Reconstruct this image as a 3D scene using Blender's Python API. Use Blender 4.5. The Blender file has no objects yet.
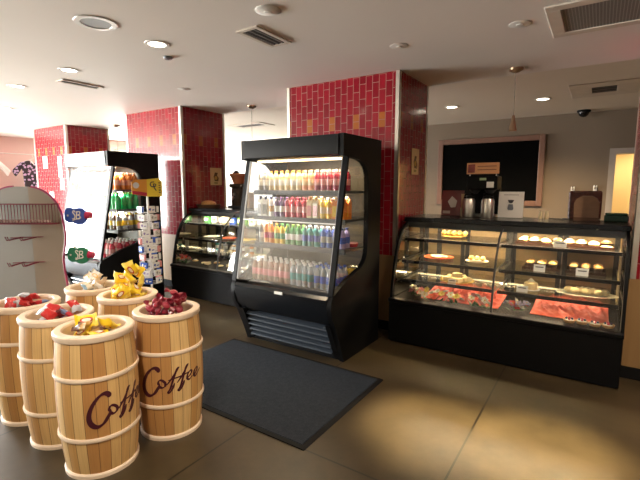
import bpy, bmesh, math, random
from math import sin, cos, pi, radians
from mathutils import Vector, Matrix, Euler
from mathutils.bvhtree import BVHTree
random.seed(7)
sc = bpy.context.scene
COL = sc.collection

# ------------------------------------------------------------------ materials
def new_mat(name):
    m = bpy.data.materials.new(name); m.use_nodes = True
    nt = m.node_tree; nt.nodes.clear()
    out = nt.nodes.new('ShaderNodeOutputMaterial')
    return m, nt, out

def N(nt, t, **k):
    n = nt.nodes.new(t)
    for a, b in k.items(): setattr(n, a, b)
    return n

def math_node(nt, op, a, b=None, c=None):
    n = N(nt, 'ShaderNodeMath', operation=op)
    for i, v in enumerate((a, b, c)):
        if v is None: continue
        if isinstance(v, (int, float)): n.inputs[i].default_value = v
        else: nt.links.new(v, n.inputs[i])
    return n.outputs[0]

def mixc(nt, fac, a, b):
    n = N(nt, 'ShaderNodeMix', data_type='RGBA')
    for s, v in ((n.inputs[0], fac), (n.inputs[6], a), (n.inputs[7], b)):
        if isinstance(v, (int, float)): s.default_value = v
        elif isinstance(v, tuple): s.default_value = (*v, 1) if len(v) == 3 else v
        else: nt.links.new(v, s)
    return n.outputs[2]

def M(name, col, rough=.5, metal=0., var=.12, scale=8., bump=0., emit=0., coat=0., trans=0., spec=.5):
    m, nt, out = new_mat(name)
    p = N(nt, 'ShaderNodeBsdfPrincipled')
    tc = N(nt, 'ShaderNodeTexCoord')
    nz = N(nt, 'ShaderNodeTexNoise'); nz.inputs['Scale'].default_value = scale; nz.inputs['Detail'].default_value = 4
    nt.links.new(tc.outputs['Object'], nz.inputs['Vector'])
    dark = tuple(c*(1-var) for c in col); lite = tuple(min(1, c*(1+var)) for c in col)
    nt.links.new(mixc(nt, nz.outputs['Fac'], dark, lite), p.inputs['Base Color'])
    p.inputs['Roughness'].default_value = rough; p.inputs['Metallic'].default_value = metal
    p.inputs['Specular IOR Level'].default_value = spec
    p.inputs['Coat Weight'].default_value = coat
    if trans: p.inputs['Transmission Weight'].default_value = trans
    if emit:
        p.inputs['Emission Color'].default_value = (*col, 1); p.inputs['Emission Strength'].default_value = emit
    if bump:
        b = N(nt, 'ShaderNodeBump'); b.inputs['Strength'].default_value = bump; b.inputs['Distance'].default_value = .01
        nt.links.new(nz.outputs['Fac'], b.inputs['Height']); nt.links.new(b.outputs[0], p.inputs['Normal'])
    nt.links.new(p.outputs[0], out.inputs[0])
    return m

def glass_mat(name, tint=(1, 1, 1), f0=.04, haze=0., hazecol=(.8, .8, .8), rough=.0, streak=False):
    """thin pane: clear transmission plus a Fresnel-weighted mirror, optional milky film"""
    m, nt, out = new_mat(name)
    tr = N(nt, 'ShaderNodeBsdfTransparent'); tr.inputs[0].default_value = (*tint, 1)
    gl = N(nt, 'ShaderNodeBsdfGlossy'); gl.inputs['Roughness'].default_value = rough
    lw = N(nt, 'ShaderNodeLayerWeight'); lw.inputs['Blend'].default_value = .5
    f = math_node(nt, 'MULTIPLY_ADD', math_node(nt, 'POWER', lw.outputs['Facing'], 5.), 1-f0, f0)
    base = tr.outputs[0]
    if haze:
        df = N(nt, 'ShaderNodeBsdfDiffuse'); df.inputs[0].default_value = (*hazecol, 1)
        mx = N(nt, 'ShaderNodeMixShader')
        if streak:
            tc = N(nt, 'ShaderNodeTexCoord'); mp = N(nt, 'ShaderNodeMapping'); mp.inputs['Scale'].default_value = (14, 1, 1.6)
            nz = N(nt, 'ShaderNodeTexNoise'); nz.inputs['Scale'].default_value = 1.5; nz.inputs['Detail'].default_value = 5
            nt.links.new(tc.outputs['Object'], mp.inputs[0]); nt.links.new(mp.outputs[0], nz.inputs['Vector'])
            pw = math_node(nt, 'MULTIPLY', math_node(nt, 'POWER', nz.outputs['Fac'], 2.5), haze*5.6)
            nt.links.new(pw, mx.inputs[0])
        else: mx.inputs[0].default_value = haze
        nt.links.new(base, mx.inputs[1]); nt.links.new(df.outputs[0], mx.inputs[2]); base = mx.outputs[0]
    mx = N(nt, 'ShaderNodeMixShader'); nt.links.new(f, mx.inputs[0])
    nt.links.new(base, mx.inputs[1]); nt.links.new(gl.outputs[0], mx.inputs[2])
    nt.links.new(mx.outputs[0], out.inputs[0])
    return m

def emit_mat(name, col, s):
    m, nt, out = new_mat(name)
    e = N(nt, 'ShaderNodeEmission'); e.inputs[0].default_value = (*col, 1); e.inputs[1].default_value = s
    nt.links.new(e.outputs[0], out.inputs[0]); return m

def tile_mat():
    m, nt, out = new_mat('red_glazed_tile')
    p = N(nt, 'ShaderNodeBsdfPrincipled'); uv = N(nt, 'ShaderNodeUVMap'); uv.uv_map = 'UVMap'
    sp = N(nt, 'ShaderNodeSeparateXYZ'); nt.links.new(uv.outputs[0], sp.inputs[0])
    u, v = sp.outputs[0], math_node(nt, 'ADD', sp.outputs[1], 152*.152 - 2.16)
    cb = N(nt, 'ShaderNodeCombineXYZ'); nt.links.new(v, cb.inputs[0]); nt.links.new(u, cb.inputs[1])
    br = N(nt, 'ShaderNodeTexBrick'); br.offset = .5; br.offset_frequency = 2
    nt.links.new(cb.outputs[0], br.inputs['Vector'])
    br.inputs['Scale'].default_value = 1; br.inputs['Brick Width'].default_value = .152; br.inputs['Row Height'].default_value = .076
    br.inputs['Mortar Size'].default_value = .0026; br.inputs['Mortar Smooth'].default_value = .2; br.inputs['Bias'].default_value = 0
    br.inputs['Color1'].default_value = (.20, .004, .012, 1); br.inputs['Color2'].default_value = (.30, .008, .02, 1)
    br.inputs['Mortar'].default_value = (.32, .15, .13, 1)
    row = math_node(nt, 'FLOOR', math_node(nt, 'DIVIDE', u, .076))
    a1 = math_node(nt, 'COMPARE', math_node(nt, 'MODULO', math_node(nt, 'ADD', row, 400), 4.), 2., .1)
    a2 = math_node(nt, 'MULTIPLY', math_node(nt, 'GREATER_THAN', sp.outputs[1], 2.16), math_node(nt, 'LESS_THAN', sp.outputs[1], 2.312))
    inb = math_node(nt, 'SUBTRACT', 1., br.outputs['Fac'])
    acc = math_node(nt, 'MULTIPLY', math_node(nt, 'MULTIPLY', a1, a2), inb)
    nt.links.new(mixc(nt, acc, br.outputs['Color'], (.36, .10, .02)), p.inputs['Base Color'])
    rg = math_node(nt, 'MULTIPLY_ADD', br.outputs['Fac'], .5, .13); nt.links.new(rg, p.inputs['Roughness'])
    bp = N(nt, 'ShaderNodeBump'); bp.inputs['Strength'].default_value = .5; bp.inputs['Distance'].default_value = .003
    nz = N(nt, 'ShaderNodeTexNoise'); nz.inputs['Scale'].default_value = 9
    nt.links.new(uv.outputs[0], nz.inputs['Vector'])
    h = math_node(nt, 'MULTIPLY_ADD', nz.outputs['Fac'], .25, inb)
    nt.links.new(h, bp.inputs['Height']); nt.links.new(bp.outputs[0], p.inputs['Normal'])
    nt.links.new(p.outputs[0], out.inputs[0]); return m

def floor_mat():
    m, nt, out = new_mat('stained_concrete')
    p = N(nt, 'ShaderNodeBsdfPrincipled'); g = N(nt, 'ShaderNodeNewGeometry')
    n1 = N(nt, 'ShaderNodeTexNoise'); n1.inputs['Scale'].default_value = .9; n1.inputs['Detail'].default_value = 7; n1.inputs['Roughness'].default_value = .65
    n2 = N(nt, 'ShaderNodeTexNoise'); n2.inputs['Scale'].default_value = 14; n2.inputs['Detail'].default_value = 6
    for n in (n1, n2): nt.links.new(g.outputs['Position'], n.inputs['Vector'])
    cr = N(nt, 'ShaderNodeValToRGB'); cr.color_ramp.elements[0].position = .36; cr.color_ramp.elements[1].position = .66
    cr.color_ramp.elements[0].color = (.014, .0105, .0055, 1); cr.color_ramp.elements[1].color = (.072, .050, .024, 1)
    nt.links.new(n1.outputs['Fac'], cr.inputs[0])
    c = mixc(nt, math_node(nt, 'MULTIPLY', n2.outputs['Fac'], .35), cr.outputs[0], (.085, .060, .032))
    sp = N(nt, 'ShaderNodeSeparateXYZ'); nt.links.new(g.outputs['Position'], sp.inputs[0])
    def joint(s, off, per, w=.006):
        t = math_node(nt, 'WRAP', math_node(nt, 'SUBTRACT', s, off), per/2, -per/2)
        return math_node(nt, 'LESS_THAN', math_node(nt, 'ABSOLUTE', t), w)
    j = math_node(nt, 'MAXIMUM', joint(sp.outputs[0], -.581, 1.22), joint(sp.outputs[1], 1.876, 3.0))
    c = mixc(nt, j, c, (.006, .004, .003))
    nt.links.new(c, p.inputs['Base Color'])
    r = math_node(nt, 'MULTIPLY_ADD', n1.outputs['Fac'], .22, .26); nt.links.new(r, p.inputs['Roughness'])
    bp = N(nt, 'ShaderNodeBump'); bp.inputs['Strength'].default_value = .12; bp.inputs['Distance'].default_value = .004
    nt.links.new(n2.outputs['Fac'], bp.inputs['Height']); nt.links.new(bp.outputs[0], p.inputs['Normal'])
    nt.links.new(p.outputs[0], out.inputs[0]); return m

def stave_mat():
    """warm pine staves: one tint per stave (UV u counts staves), grain and knots along the stave"""
    m, nt, out = new_mat('barrel_pine_staves')
    p = N(nt, 'ShaderNodeBsdfPrincipled'); uv = N(nt, 'ShaderNodeUVMap'); uv.uv_map = 'UVMap'
    oi = N(nt, 'ShaderNodeObjectInfo')
    sp = N(nt, 'ShaderNodeSeparateXYZ'); nt.links.new(uv.outputs[0], sp.inputs[0])
    st = math_node(nt, 'FLOOR', sp.outputs[0])
    wn = N(nt, 'ShaderNodeTexWhiteNoise', noise_dimensions='2D')
    cb = N(nt, 'ShaderNodeCombineXYZ'); nt.links.new(st, cb.inputs[0]); nt.links.new(math_node(nt, 'FLOOR', math_node(nt, 'MULTIPLY', oi.outputs['Random'], 50.)), cb.inputs[1])
    nt.links.new(cb.outputs[0], wn.inputs['Vector'])
    cr = N(nt, 'ShaderNodeValToRGB')
    e = cr.color_ramp.elements
    e[0].color = (.44, .22, .075, 1); e[1].color = (.74, .52, .24, 1)
    k = e.new(.5); k.color = (.58, .34, .12, 1)
    nt.links.new(wn.outputs[0], cr.inputs[0])
    mp = N(nt, 'ShaderNodeCombineXYZ'); nt.links.new(math_node(nt, 'MULTIPLY', sp.outputs[0], 7.), mp.inputs[0])
    nt.links.new(math_node(nt, 'MULTIPLY', sp.outputs[1], 3.), mp.inputs[1]); nt.links.new(math_node(nt, 'MULTIPLY', wn.outputs[0], 40.), mp.inputs[2])
    g = N(nt, 'ShaderNodeTexNoise'); g.inputs['Scale'].default_value = 1.; g.inputs['Detail'].default_value = 6; g.inputs['Distortion'].default_value = .6
    nt.links.new(mp.outputs[0], g.inputs['Vector'])
    c = mixc(nt, math_node(nt, 'MULTIPLY', math_node(nt, 'POWER', g.outputs['Fac'], 2.), .85), cr.outputs[0], (.30, .13, .035))
    vo = N(nt, 'ShaderNodeTexVoronoi'); vo.inputs['Scale'].default_value = 1.
    m2 = N(nt, 'ShaderNodeCombineXYZ'); nt.links.new(math_node(nt, 'MULTIPLY', sp.outputs[0], .5), m2.inputs[0]); nt.links.new(math_node(nt, 'MULTIPLY', sp.outputs[1], 4.), m2.inputs[1])
    nt.links.new(m2.outputs[0], vo.inputs['Vector'])
    kn = math_node(nt, 'LESS_THAN', vo.outputs['Distance'], .06)
    c = mixc(nt, kn, c, (.12, .045, .015))
    fr = math_node(nt, 'FRACT', sp.outputs[0])
    gap = math_node(nt, 'LESS_THAN', math_node(nt, 'MINIMUM', fr, math_node(nt, 'SUBTRACT', 1., fr)), .022)
    c = mixc(nt, gap, c, (.09, .045, .018))
    nt.links.new(c, p.inputs['Base Color']); p.inputs['Roughness'].default_value = .42
    nt.links.new(p.outputs[0], out.inputs[0]); return m

def wrapper_mat(name, base, second, spot=None, band=.42):
    """printed foil pouch: base colour, a second colour panel and a round emblem in the UVs"""
    m, nt, out = new_mat(name)
    p = N(nt, 'ShaderNodeBsdfPrincipled'); uv = N(nt, 'ShaderNodeUVMap'); uv.uv_map = 'UVMap'
    sp = N(nt, 'ShaderNodeSeparateXYZ'); nt.links.new(uv.outputs[0], sp.inputs[0])
    nz = N(nt, 'ShaderNodeTexNoise'); nz.inputs['Scale'].default_value = 5; nz.inputs['Detail'].default_value = 2
    nt.links.new(uv.outputs[0], nz.inputs['Vector'])
    t = math_node(nt, 'ADD', sp.outputs[1], math_node(nt, 'MULTIPLY', math_node(nt, 'SUBTRACT', nz.outputs['Fac'], .5), .25))
    c = mixc(nt, math_node(nt, 'LESS_THAN', t, band), base, second)
    if spot:
        dx = math_node(nt, 'SUBTRACT', sp.outputs[0], .5); dy = math_node(nt, 'MULTIPLY', math_node(nt, 'SUBTRACT', sp.outputs[1], .5), .75)
        d = math_node(nt, 'SQRT', math_node(nt, 'ADD', math_node(nt, 'MULTIPLY', dx, dx), math_node(nt, 'MULTIPLY', dy, dy)))
        c = mixc(nt, math_node(nt, 'LESS_THAN', d, .22), c, spot)
        c = mixc(nt, math_node(nt, 'LESS_THAN', d, .15), c, (.85, .8, .7))
    nt.links.new(c, p.inputs['Base Color']); p.inputs['Roughness'].default_value = .28
    nt.links.new(p.outputs[0], out.inputs[0]); return m

def mat_fibre():
    m, nt, out = new_mat('charcoal_mat_fibre')
    p = N(nt, 'ShaderNodeBsdfPrincipled'); tc = N(nt, 'ShaderNodeTexCoord')
    n = N(nt, 'ShaderNodeTexNoise'); n.inputs['Scale'].default_value = 190; n.inputs['Detail'].default_value = 3
    n2 = N(nt, 'ShaderNodeTexNoise'); n2.inputs['Scale'].default_value = 45; n2.inputs['Detail'].default_value = 3
    for q in (n, n2): nt.links.new(tc.outputs['Object'], q.inputs['Vector'])
    f = math_node(nt, 'MULTIPLY', n.outputs['Fac'], math_node(nt, 'MULTIPLY_ADD', n2.outputs['Fac'], 1.2, .4))
    nt.links.new(mixc(nt, f, (.006, .008, .012), (.040, .049, .064)), p.inputs['Base Color'])
    p.inputs['Roughness'].default_value = .95; p.inputs['Specular IOR Level'].default_value = .1
    bp = N(nt, 'ShaderNodeBump'); bp.inputs['Strength'].default_value = .8; bp.inputs['Distance'].default_value = .006
    nt.links.new(n.outputs['Fac'], bp.inputs['Height']); nt.links.new(bp.outputs[0], p.inputs['Normal'])
    nt.links.new(p.outputs[0], out.inputs[0]); return m

def wood_mat(name, a, b, sc_=(1, 1, 8), rough=.5):
    m, nt, out = new_mat(name)
    p = N(nt, 'ShaderNodeBsdfPrincipled'); tc = N(nt, 'ShaderNodeTexCoord'); mp = N(nt, 'ShaderNodeMapping')
    mp.inputs['Scale'].default_value = sc_
    n = N(nt, 'ShaderNodeTexNoise'); n.inputs['Scale'].default_value = 3; n.inputs['Detail'].default_value = 6; n.inputs['Distortion'].default_value = .8
    nt.links.new(tc.outputs['Object'], mp.inputs[0]); nt.links.new(mp.outputs[0], n.inputs['Vector'])
    nt.links.new(mixc(nt, n.outputs['Fac'], a, b), p.inputs['Base Color']); p.inputs['Roughness'].default_value = rough
    nt.links.new(p.outputs[0], out.inputs[0]); return m

def grille_mat():
    m, nt, out = new_mat('perforated_grey_grille')
    p = N(nt, 'ShaderNodeBsdfPrincipled'); tc = N(nt, 'ShaderNodeTexCoord'); sp = N(nt, 'ShaderNodeSeparateXYZ')
    nt.links.new(tc.outputs['Object'], sp.inputs[0])
    def w(s): return math_node(nt, 'ABSOLUTE', math_node(nt, 'WRAP', s, .0095, -.0095))
    h = math_node(nt, 'GREATER_THAN', math_node(nt, 'MINIMUM', w(sp.outputs[0]), w(sp.outputs[1])), .0028)
    nt.links.new(mixc(nt, h, (.26, .26, .25), (.085, .085, .09)), p.inputs['Base Color'])
    p.inputs['Roughness'].default_value = .6; nt.links.new(p.outputs[0], out.inputs[0]); return m

BLACK = M('satin_black_panel', (.004, .004, .0045), .45, var=.2, spec=.12)
BLACKG = M('black_gloss_bumper', (.007, .008, .010), .25, var=.1, spec=.3)
DARK = M('dark_grey_plastic', (.035, .037, .042), .45)
STEELG = M('blue_grey_louvre_paint', (.028, .036, .048), .55, var=.1, spec=.15)
LIGHTSTEEL = M('pale_grey_metal_fascia', (.20, .22, .25), .35, metal=.3, var=.05)
STEEL = M('brushed_steel', (.62, .60, .57), .28, metal=1., var=.08, scale=30)
CHROME = M('chrome', (.8, .8, .8), .1, metal=1., var=.02)
ALU = M('aluminium_trim', (.70, .66, .60), .32, metal=.9, var=.06)
WHITE = M('white_paint', (.78, .77, .74), .55, var=.03)
WHITEP = M('white_plastic', (.8, .8, .78), .4, var=.03)
CEIL = M('ceiling_paint', (.82, .78, .75), .75, var=.025, scale=1.5)
CEIL2 = M('kitchen_ceiling_paint', (.78, .72, .64), .75, var=.02, scale=1.5)
PINKWALL = M('salmon_wall_paint', (.58, .40, .36), .7, var=.04, scale=2)
TAUPE = M('taupe_wall_paint', (.20, .155, .112), .75, var=.05, scale=1.5)
CREAMWALL = M('cream_wall_paint', (.72, .64, .52), .75, var=.04, scale=2)
YELLOWWALL = M('warm_yellow_wall_paint', (.80, .62, .34), .75, var=.04, scale=2)
TILE = tile_mat(); FLOOR = floor_mat(); STAVE = stave_mat(); FIBRE = mat_fibre(); GRILLE = grille_mat()
RIMW = wood_mat('pale_rim_wood', (.66, .50, .37), (.80, .67, .54), (3, 3, 3), .45)
INW = wood_mat('barrel_inside_wood', (.55, .38, .23), (.68, .51, .34), (8, 8, 1), .6)
PANELW = wood_mat('maple_panel', (.26, .15, .06), (.36, .22, .10), (6, 6, .7), .45)
BURG = M('burgundy_paint', (.055, .008, .016), .4, var=.1)
RUBBER = M('black_rubber', (.007, .007, .008), .75, spec=.15)
GLASS = glass_mat('clear_case_glass', (.97, .98, .97))
FILM = glass_mat('clear_night_curtain', (.95, .95, .95), f0=.055, haze=.022, hazecol=(.75, .74, .72), rough=.06, streak=True)
SIDEG = glass_mat('side_window_glass', (.95, .96, .95))
MIRROR = M('mirror_lining', (.55, .52, .46), .06, metal=1., var=.02)
TUBE_W = emit_mat('warm_lamp_tube', (1., .74, .42), 4.)
TUBE_C = emit_mat('neutral_lamp_tube', (1., .95, .86), 6.)
LENS = emit_mat('downlight_lens', (1., .86, .66), 9.)
REDWIRE = M('dark_red_wire', (.17, .012, .03), .4)
MAGENTA = M('magenta_edge_trim', (.30, .02, .09), .35)
BOARD = M('pegboard_bluish_lit', (.23, .22, .20), .55, var=.06, scale=3)  # greyer than the tan half: bluish light painted into the board colour
BOARDT = M('pegboard_tan', (.26, .20, .145), .55, var=.06, scale=3)
BLUE = M('blue_sign_plastic', (.012, .07, .48), .3); GREEN = M('green_sign_plastic', (.008, .20, .10), .3)
PAPER = M('white_paper', (.8, .78, .75), .7, var=.02)

# ------------------------------------------------------------------ mesh builder
class MB:
    def __init__(s): s.bm = bmesh.new(); s.uv = s.bm.loops.layers.uv.new('UVMap'); s.mi = 0
    def face(s, vs, uvs=None):
        try: f = s.bm.faces.new(vs)
        except ValueError: return None
        f.material_index = s.mi
        if uvs:
            for l, c in zip(f.loops, uvs): l[s.uv].uv = c
        return f
    def box(s, x0, x1, y0, y1, z0, z1, bev=0., mx=None, seg=1):
        r = bmesh.ops.create_cube(s.bm, size=1)
        vs = r['verts']
        for v in vs:
            v.co = Vector(((x0+x1)/2+v.co.x*(x1-x0), (y0+y1)/2+v.co.y*(y1-y0), (z0+z1)/2+v.co.z*(z1-z0)))
        fs = {f for v in vs for f in v.link_faces}
        for f in fs: f.material_index = s.mi
        if bev:
            es = {e for v in vs for e in v.link_edges}
            rr = bmesh.ops.bevel(s.bm, geom=list(es), offset=bev, segments=seg, affect='EDGES', profile=.5)
            vs = list({v for f in rr['faces'] for v in f.verts} | {v for v in vs if v.is_valid})
        if mx is not None:
            for v in vs: v.co = mx @ v.co
        return s
    def prism(s, poly, axis, a, b, mx=None):
        def P(u, v, w): return {'x': (w, u, v), 'y': (u, w, v), 'z': (u, v, w)}[axis]
        A = [s.bm.verts.new(P(u, v, a)) for u, v in poly]; B = [s.bm.verts.new(P(u, v, b)) for u, v in poly]
        if mx is not None:
            for v in A+B: v.co = mx @ v.co
        n = len(poly); fs = [s.face(A[::-1]), s.face(B)]
        for i in range(n): fs.append(s.face([A[i], A[(i+1) % n], B[(i+1) % n], B[i]]))
        bmesh.ops.recalc_face_normals(s.bm, faces=[f for f in fs if f])
        return s
    def lathe(s, prof, c=(0, 0, 0), seg=20, mx=None, sx=1., sy=1., uvn=None):
        rings = []
        for r, z in prof:
            if r < 1e-6: rings.append([s.bm.verts.new((c[0], c[1], c[2]+z))])
            else: rings.append([s.bm.verts.new((c[0]+r*sx*cos(2*pi*i/seg), c[1]+r*sy*sin(2*pi*i/seg), c[2]+z)) for i in range(seg)])
        if mx is not None:
            for R in rings:
                for v in R: v.co = mx @ v.co
        U = uvn or seg
        for k in range(len(rings)-1):
            a, b = rings[k], rings[k+1]; za, zb = prof[k][1], prof[k+1][1]
            for i in range(seg):
                j = (i+1) % seg; u0, u1 = i/seg*U, (i+1)/seg*U
                if len(a) == 1 and len(b) == 1: continue
                if len(a) == 1: s.face([a[0], b[j], b[i]][::-1], [(u0, za), (u1, zb), (u0, zb)][::-1])
                elif len(b) == 1: s.face([a[i], a[j], b[0]], [(u0, za), (u1, za), (u0, zb)])
                else: s.face([a[i], a[j], b[j], b[i]], [(u0, za), (u1, za), (u1, zb), (u0, zb)])
        return s
    def cyl(s, p0, p1, r0, r1=None, seg=10):
        p0, p1 = Vector(p0), Vector(p1); r1 = r0 if r1 is None else r1
        d = p1-p0; q = d.to_track_quat('Z', 'Y').to_matrix().to_4x4(); q.translation = p0
        return s.lathe([(0, 0), (r0, 0), (r1, d.length), (0, d.length)], seg=seg, mx=q)
    def tube(s, pts, r, seg=6, closed=False):
        pts = [Vector(p) for p in pts]; n = len(pts); rings = []
        up = Vector((0, 0, 1))
        for i, p in enumerate(pts):
            if closed: t = pts[(i+1) % n]-pts[i-1]
            else: t = pts[min(i+1, n-1)]-pts[max(i-1, 0)]
            t.normalize()
            a = t.cross(up if abs(t.z) < .95 else Vector((1, 0, 0))).normalized(); b = t.cross(a)
            rings.append([s.bm.verts.new(p+(a*cos(2*pi*k/seg)+b*sin(2*pi*k/seg))*r) for k in range(seg)])
        m = n if closed else n-1
        for i in range(m):
            A, B = rings[i], rings[(i+1) % n]
            for k in range(seg): s.face([A[k], A[(k+1) % seg], B[(k+1) % seg], B[k]])
        if not closed: s.face(rings[0][::-1]); s.face(rings[-1])
        return s
    def ball(s, c, r, sx=1, sy=1, sz=1, seg=14, jit=0., half=False):
        n = max(6, seg//2); prof = []
        for i in range(n+1):
            t = -pi/2+pi*i/n
            if half and t < -.2: continue
            prof.append((max(0, cos(t)*r), sin(t)*r*sz))
        if half: prof = [(0, prof[0][1])]+prof
        b = len(s.bm.verts); s.lathe(prof, c, seg, sx=sx, sy=sy)
        if jit:
            s.bm.verts.ensure_lookup_table()
            for v in list(s.bm.verts)[b:]: v.co += Vector((random.uniform(-jit, jit) for _ in range(3)))
        return s
    def grid(s, fn, nu, nv, thick=0.):
        V = [[s.bm.verts.new(fn(i/nu, j/nv)) for j in range(nv+1)] for i in range(nu+1)]
        for i in range(nu):
            for j in range(nv):
                s.face([V[i][j], V[i+1][j], V[i+1][j+1], V[i][j+1]],
                       [(i/nu, j/nv), ((i+1)/nu, j/nv), ((i+1)/nu, (j+1)/nv), (i/nu, (j+1)/nv)])
        if thick:
            s.bm.normal_update()
            fs = list(s.bm.faces)
            bmesh.ops.solidify(s.bm, geom=fs, thickness=thick)
        return s

def obj(name, mb, mats, parent=None, smooth=35, boxuv=False):
    me = bpy.data.meshes.new(name)
    bmesh.ops.recalc_face_normals(mb.bm, faces=mb.bm.faces[:]) if smooth != 'keep' else None
    mb.bm.to_mesh(me); mb.bm.free()
    for m in (mats if isinstance(mats, (list, tuple)) else [mats]): me.materials.append(m)
    o = bpy.data.objects.new(name, me); COL.objects.link(o)
    if smooth != 'keep' and smooth:
        me.shade_smooth(); me.set_sharp_from_angle(angle=radians(smooth))
    if boxuv:
        uvl = me.uv_layers['UVMap'].data
        for p in me.polygons:
            for li in p.loop_indices:
                c = me.vertices[me.loops[li].vertex_index].co
                uvl[li].uv = (c.y, c.z) if abs(p.normal.x) > .5 else (c.x, c.z) if abs(p.normal.y) > .5 else (c.x, c.y)
    if parent is not None: o.parent = parent
    return o

def tag(o, label=None, cat=None, group=None, kind=None):
    for k, v in (('label', label), ('category', cat), ('group', group), ('kind', kind)):
        if v: o[k] = v
    return o

def thing(name, label, cat, loc=(0, 0, 0), rz=0., group=None):
    o = bpy.data.objects.new(name, None); COL.objects.link(o)
    o.location = loc; o.rotation_euler = (0, 0, rz); o.empty_display_size = .05
    return tag(o, label, cat, group)

def dup(root, loc, rot=(0, 0, 0), label=None, group=None):
    r = root.copy(); COL.objects.link(r); r.location = loc; r.rotation_euler = rot
    if label: r['label'] = label
    if group: r['group'] = group
    for ch in list(root.children):
        c = ch.copy(); COL.objects.link(c); c.parent = r
        for g in list(ch.children):
            d = g.copy(); COL.objects.link(d); d.parent = c
    return r

def struct(name, mb, m, parent=None, **k):
    o = obj(name, mb, m, parent, **k)
    if parent is None: o['kind'] = 'structure'
    return o

class Proto:
    """first call places the prototype itself, later calls copy it"""
    def __init__(s, root): s.root = root; s.used = False
    def put(s, loc, rot=(0, 0, 0), label=None, group=None):
        if not s.used:
            s.used = True; s.root.location = loc; s.root.rotation_euler = rot
            if label: s.root['label'] = label
            if group: s.root['group'] = group
            return s.root
        return dup(s.root, loc, rot, label, group)

def arc(cx, cy, r, a0, a1, n): return [(cx+r*cos(radians(a0+(a1-a0)*i/n)), cy+r*sin(radians(a0+(a1-a0)*i/n))) for i in range(n+1)]
def crom(P, n=8):
    P = [Vector(p) for p in P]; out = []
    for i in range(len(P)-1):
        a, b, c, d = P[max(i-1, 0)], P[i], P[i+1], P[min(i+2, len(P)-1)]
        for k in range(n):
            t = k/n
            out.append(.5*((2*b)+(c-a)*t+(2*a-5*b+4*c-d)*t*t+(3*b-a-3*c+d)*t**3))
    return out+[P[-1]]

# ------------------------------------------------------------------ camera
cam = bpy.data.cameras.new('camera'); co = bpy.data.objects.new('camera', cam); COL.objects.link(co)
cam.sensor_width = 36; cam.lens = 36*420.3/640; cam.clip_start = .05
co.location = (0, 0, 1.54); co.rotation_euler = (radians(90-7.174), 0, radians(33.526)); sc.camera = co

# ------------------------------------------------------------------ room shell
XL, XR, YF, YB = -11.5, 2.6, -3.2, 8.945
ZC, ZU, YS = 2.70, 2.95, 4.935
struct('floor', MB().box(XL-.2, XR+.2, YF-.2, YB+2.6, -.2, 0), FLOOR)
struct('ceiling', MB().box(XL-.2, XR+.2, YF-.2, YS, ZC, ZU+.1), CEIL)
struct('ceiling_back', MB().box(XL-.2, XR+.2, YS, YB+2.6, ZU-.1, ZU+.1), CEIL2)
ZU = 2.85
def wall_with_holes(name, axis, at, th, a0, a1, z0, z1, holes, mat):
    mb = MB()
    def bx(p0, p1, q0, q1):
        if p1-p0 < 1e-4 or q1-q0 < 1e-4: return
        if axis == 'x': mb.box(min(at, at+th), max(at, at+th), p0, p1, q0, q1)
        else: mb.box(p0, p1, min(at, at+th), max(at, at+th), q0, q1)
    cur = a0
    for h0, h1, b0, b1 in sorted(holes):
        bx(cur, h0, z0, z1); bx(h0, h1, z0, b0); bx(h0, h1, b1, z1); cur = h1
    bx(cur, a1, z0, z1)
    return struct(name, mb, mat)
def window(n, axis, at, a0, a1, z0, z1, inward):
    """glazed storefront window with a frame, mullions and panes"""
    root = bpy.data.objects.new(f'window_{n}', None); COL.objects.link(root); root['kind'] = 'structure'
    fr = MB()
    def bx(mb, p0, p1, q0, q1, d0, d1):
        if axis == 'x': mb.box(at+min(d0*-inward, d1*-inward), at+max(d0*-inward, d1*-inward), p0, p1, q0, q1)
        else: mb.box(p0, p1, at+min(d0*-inward, d1*-inward), at+max(d0*-inward, d1*-inward), q0, q1)
    k = max(1, round((a1-a0)/1.3)); w = .05
    for i in range(k+1):
        c = a0+(a1-a0)*i/k; c = min(max(c, a0+w/2), a1-w/2); bx(fr, c-w/2, c+w/2, z0, z1, .03, .12)
    bx(fr, a0, a1, z0, z0+w, .03, .12); bx(fr, a0, a1, z1-w, z1, .03, .12)
    obj('window_frame', fr, ALU, root)
    for i in range(k):
        p = MB(); c0 = a0+(a1-a0)*i/k; c1 = a0+(a1-a0)*(i+1)/k
        bx(p, c0+.03, c1-.03, z0+.05, z1-.05, .07, .078); obj('pane', p, GLASS, root)
WIN = [(1, 'x', XL, -2.9, 2.55, .25, 2.5, 1), (2, 'x', XL, 5.3, 8.5, .7, 2.6, 1), (3, 'y', YF, -11.3, -9.3, .25, 2.5, 1)]
wall_with_holes('wall_left', 'x', XL, -.2, YF-.2, YB+.2, 0, 2.95, [(-2.9, 2.55, .25, 2.5), (5.3, 8.5, .7, 2.6)], PINKWALL)
wall_with_holes('wall_front', 'y', YF, -.2, XL-.2, XR+.2, 0, 2.95, [(-11.3, -9.3, .25, 2.5)], CREAMWALL)
for w in WIN: window(*w)
struct('wall_right', MB().box(XR, XR+.2, YF, YB+2.6, 0, 2.95), TAUPE)
wall_with_holes('wall_back', 'y', YB, .15, -4.6, XR, 0, 2.95, [(.18, 1.05, 0, 2.11)], TAUPE)
struct('wall_back_cream', MB().box(XL, -4.6, YB, YB+.15, 0, 2.95), WHITE)
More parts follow.
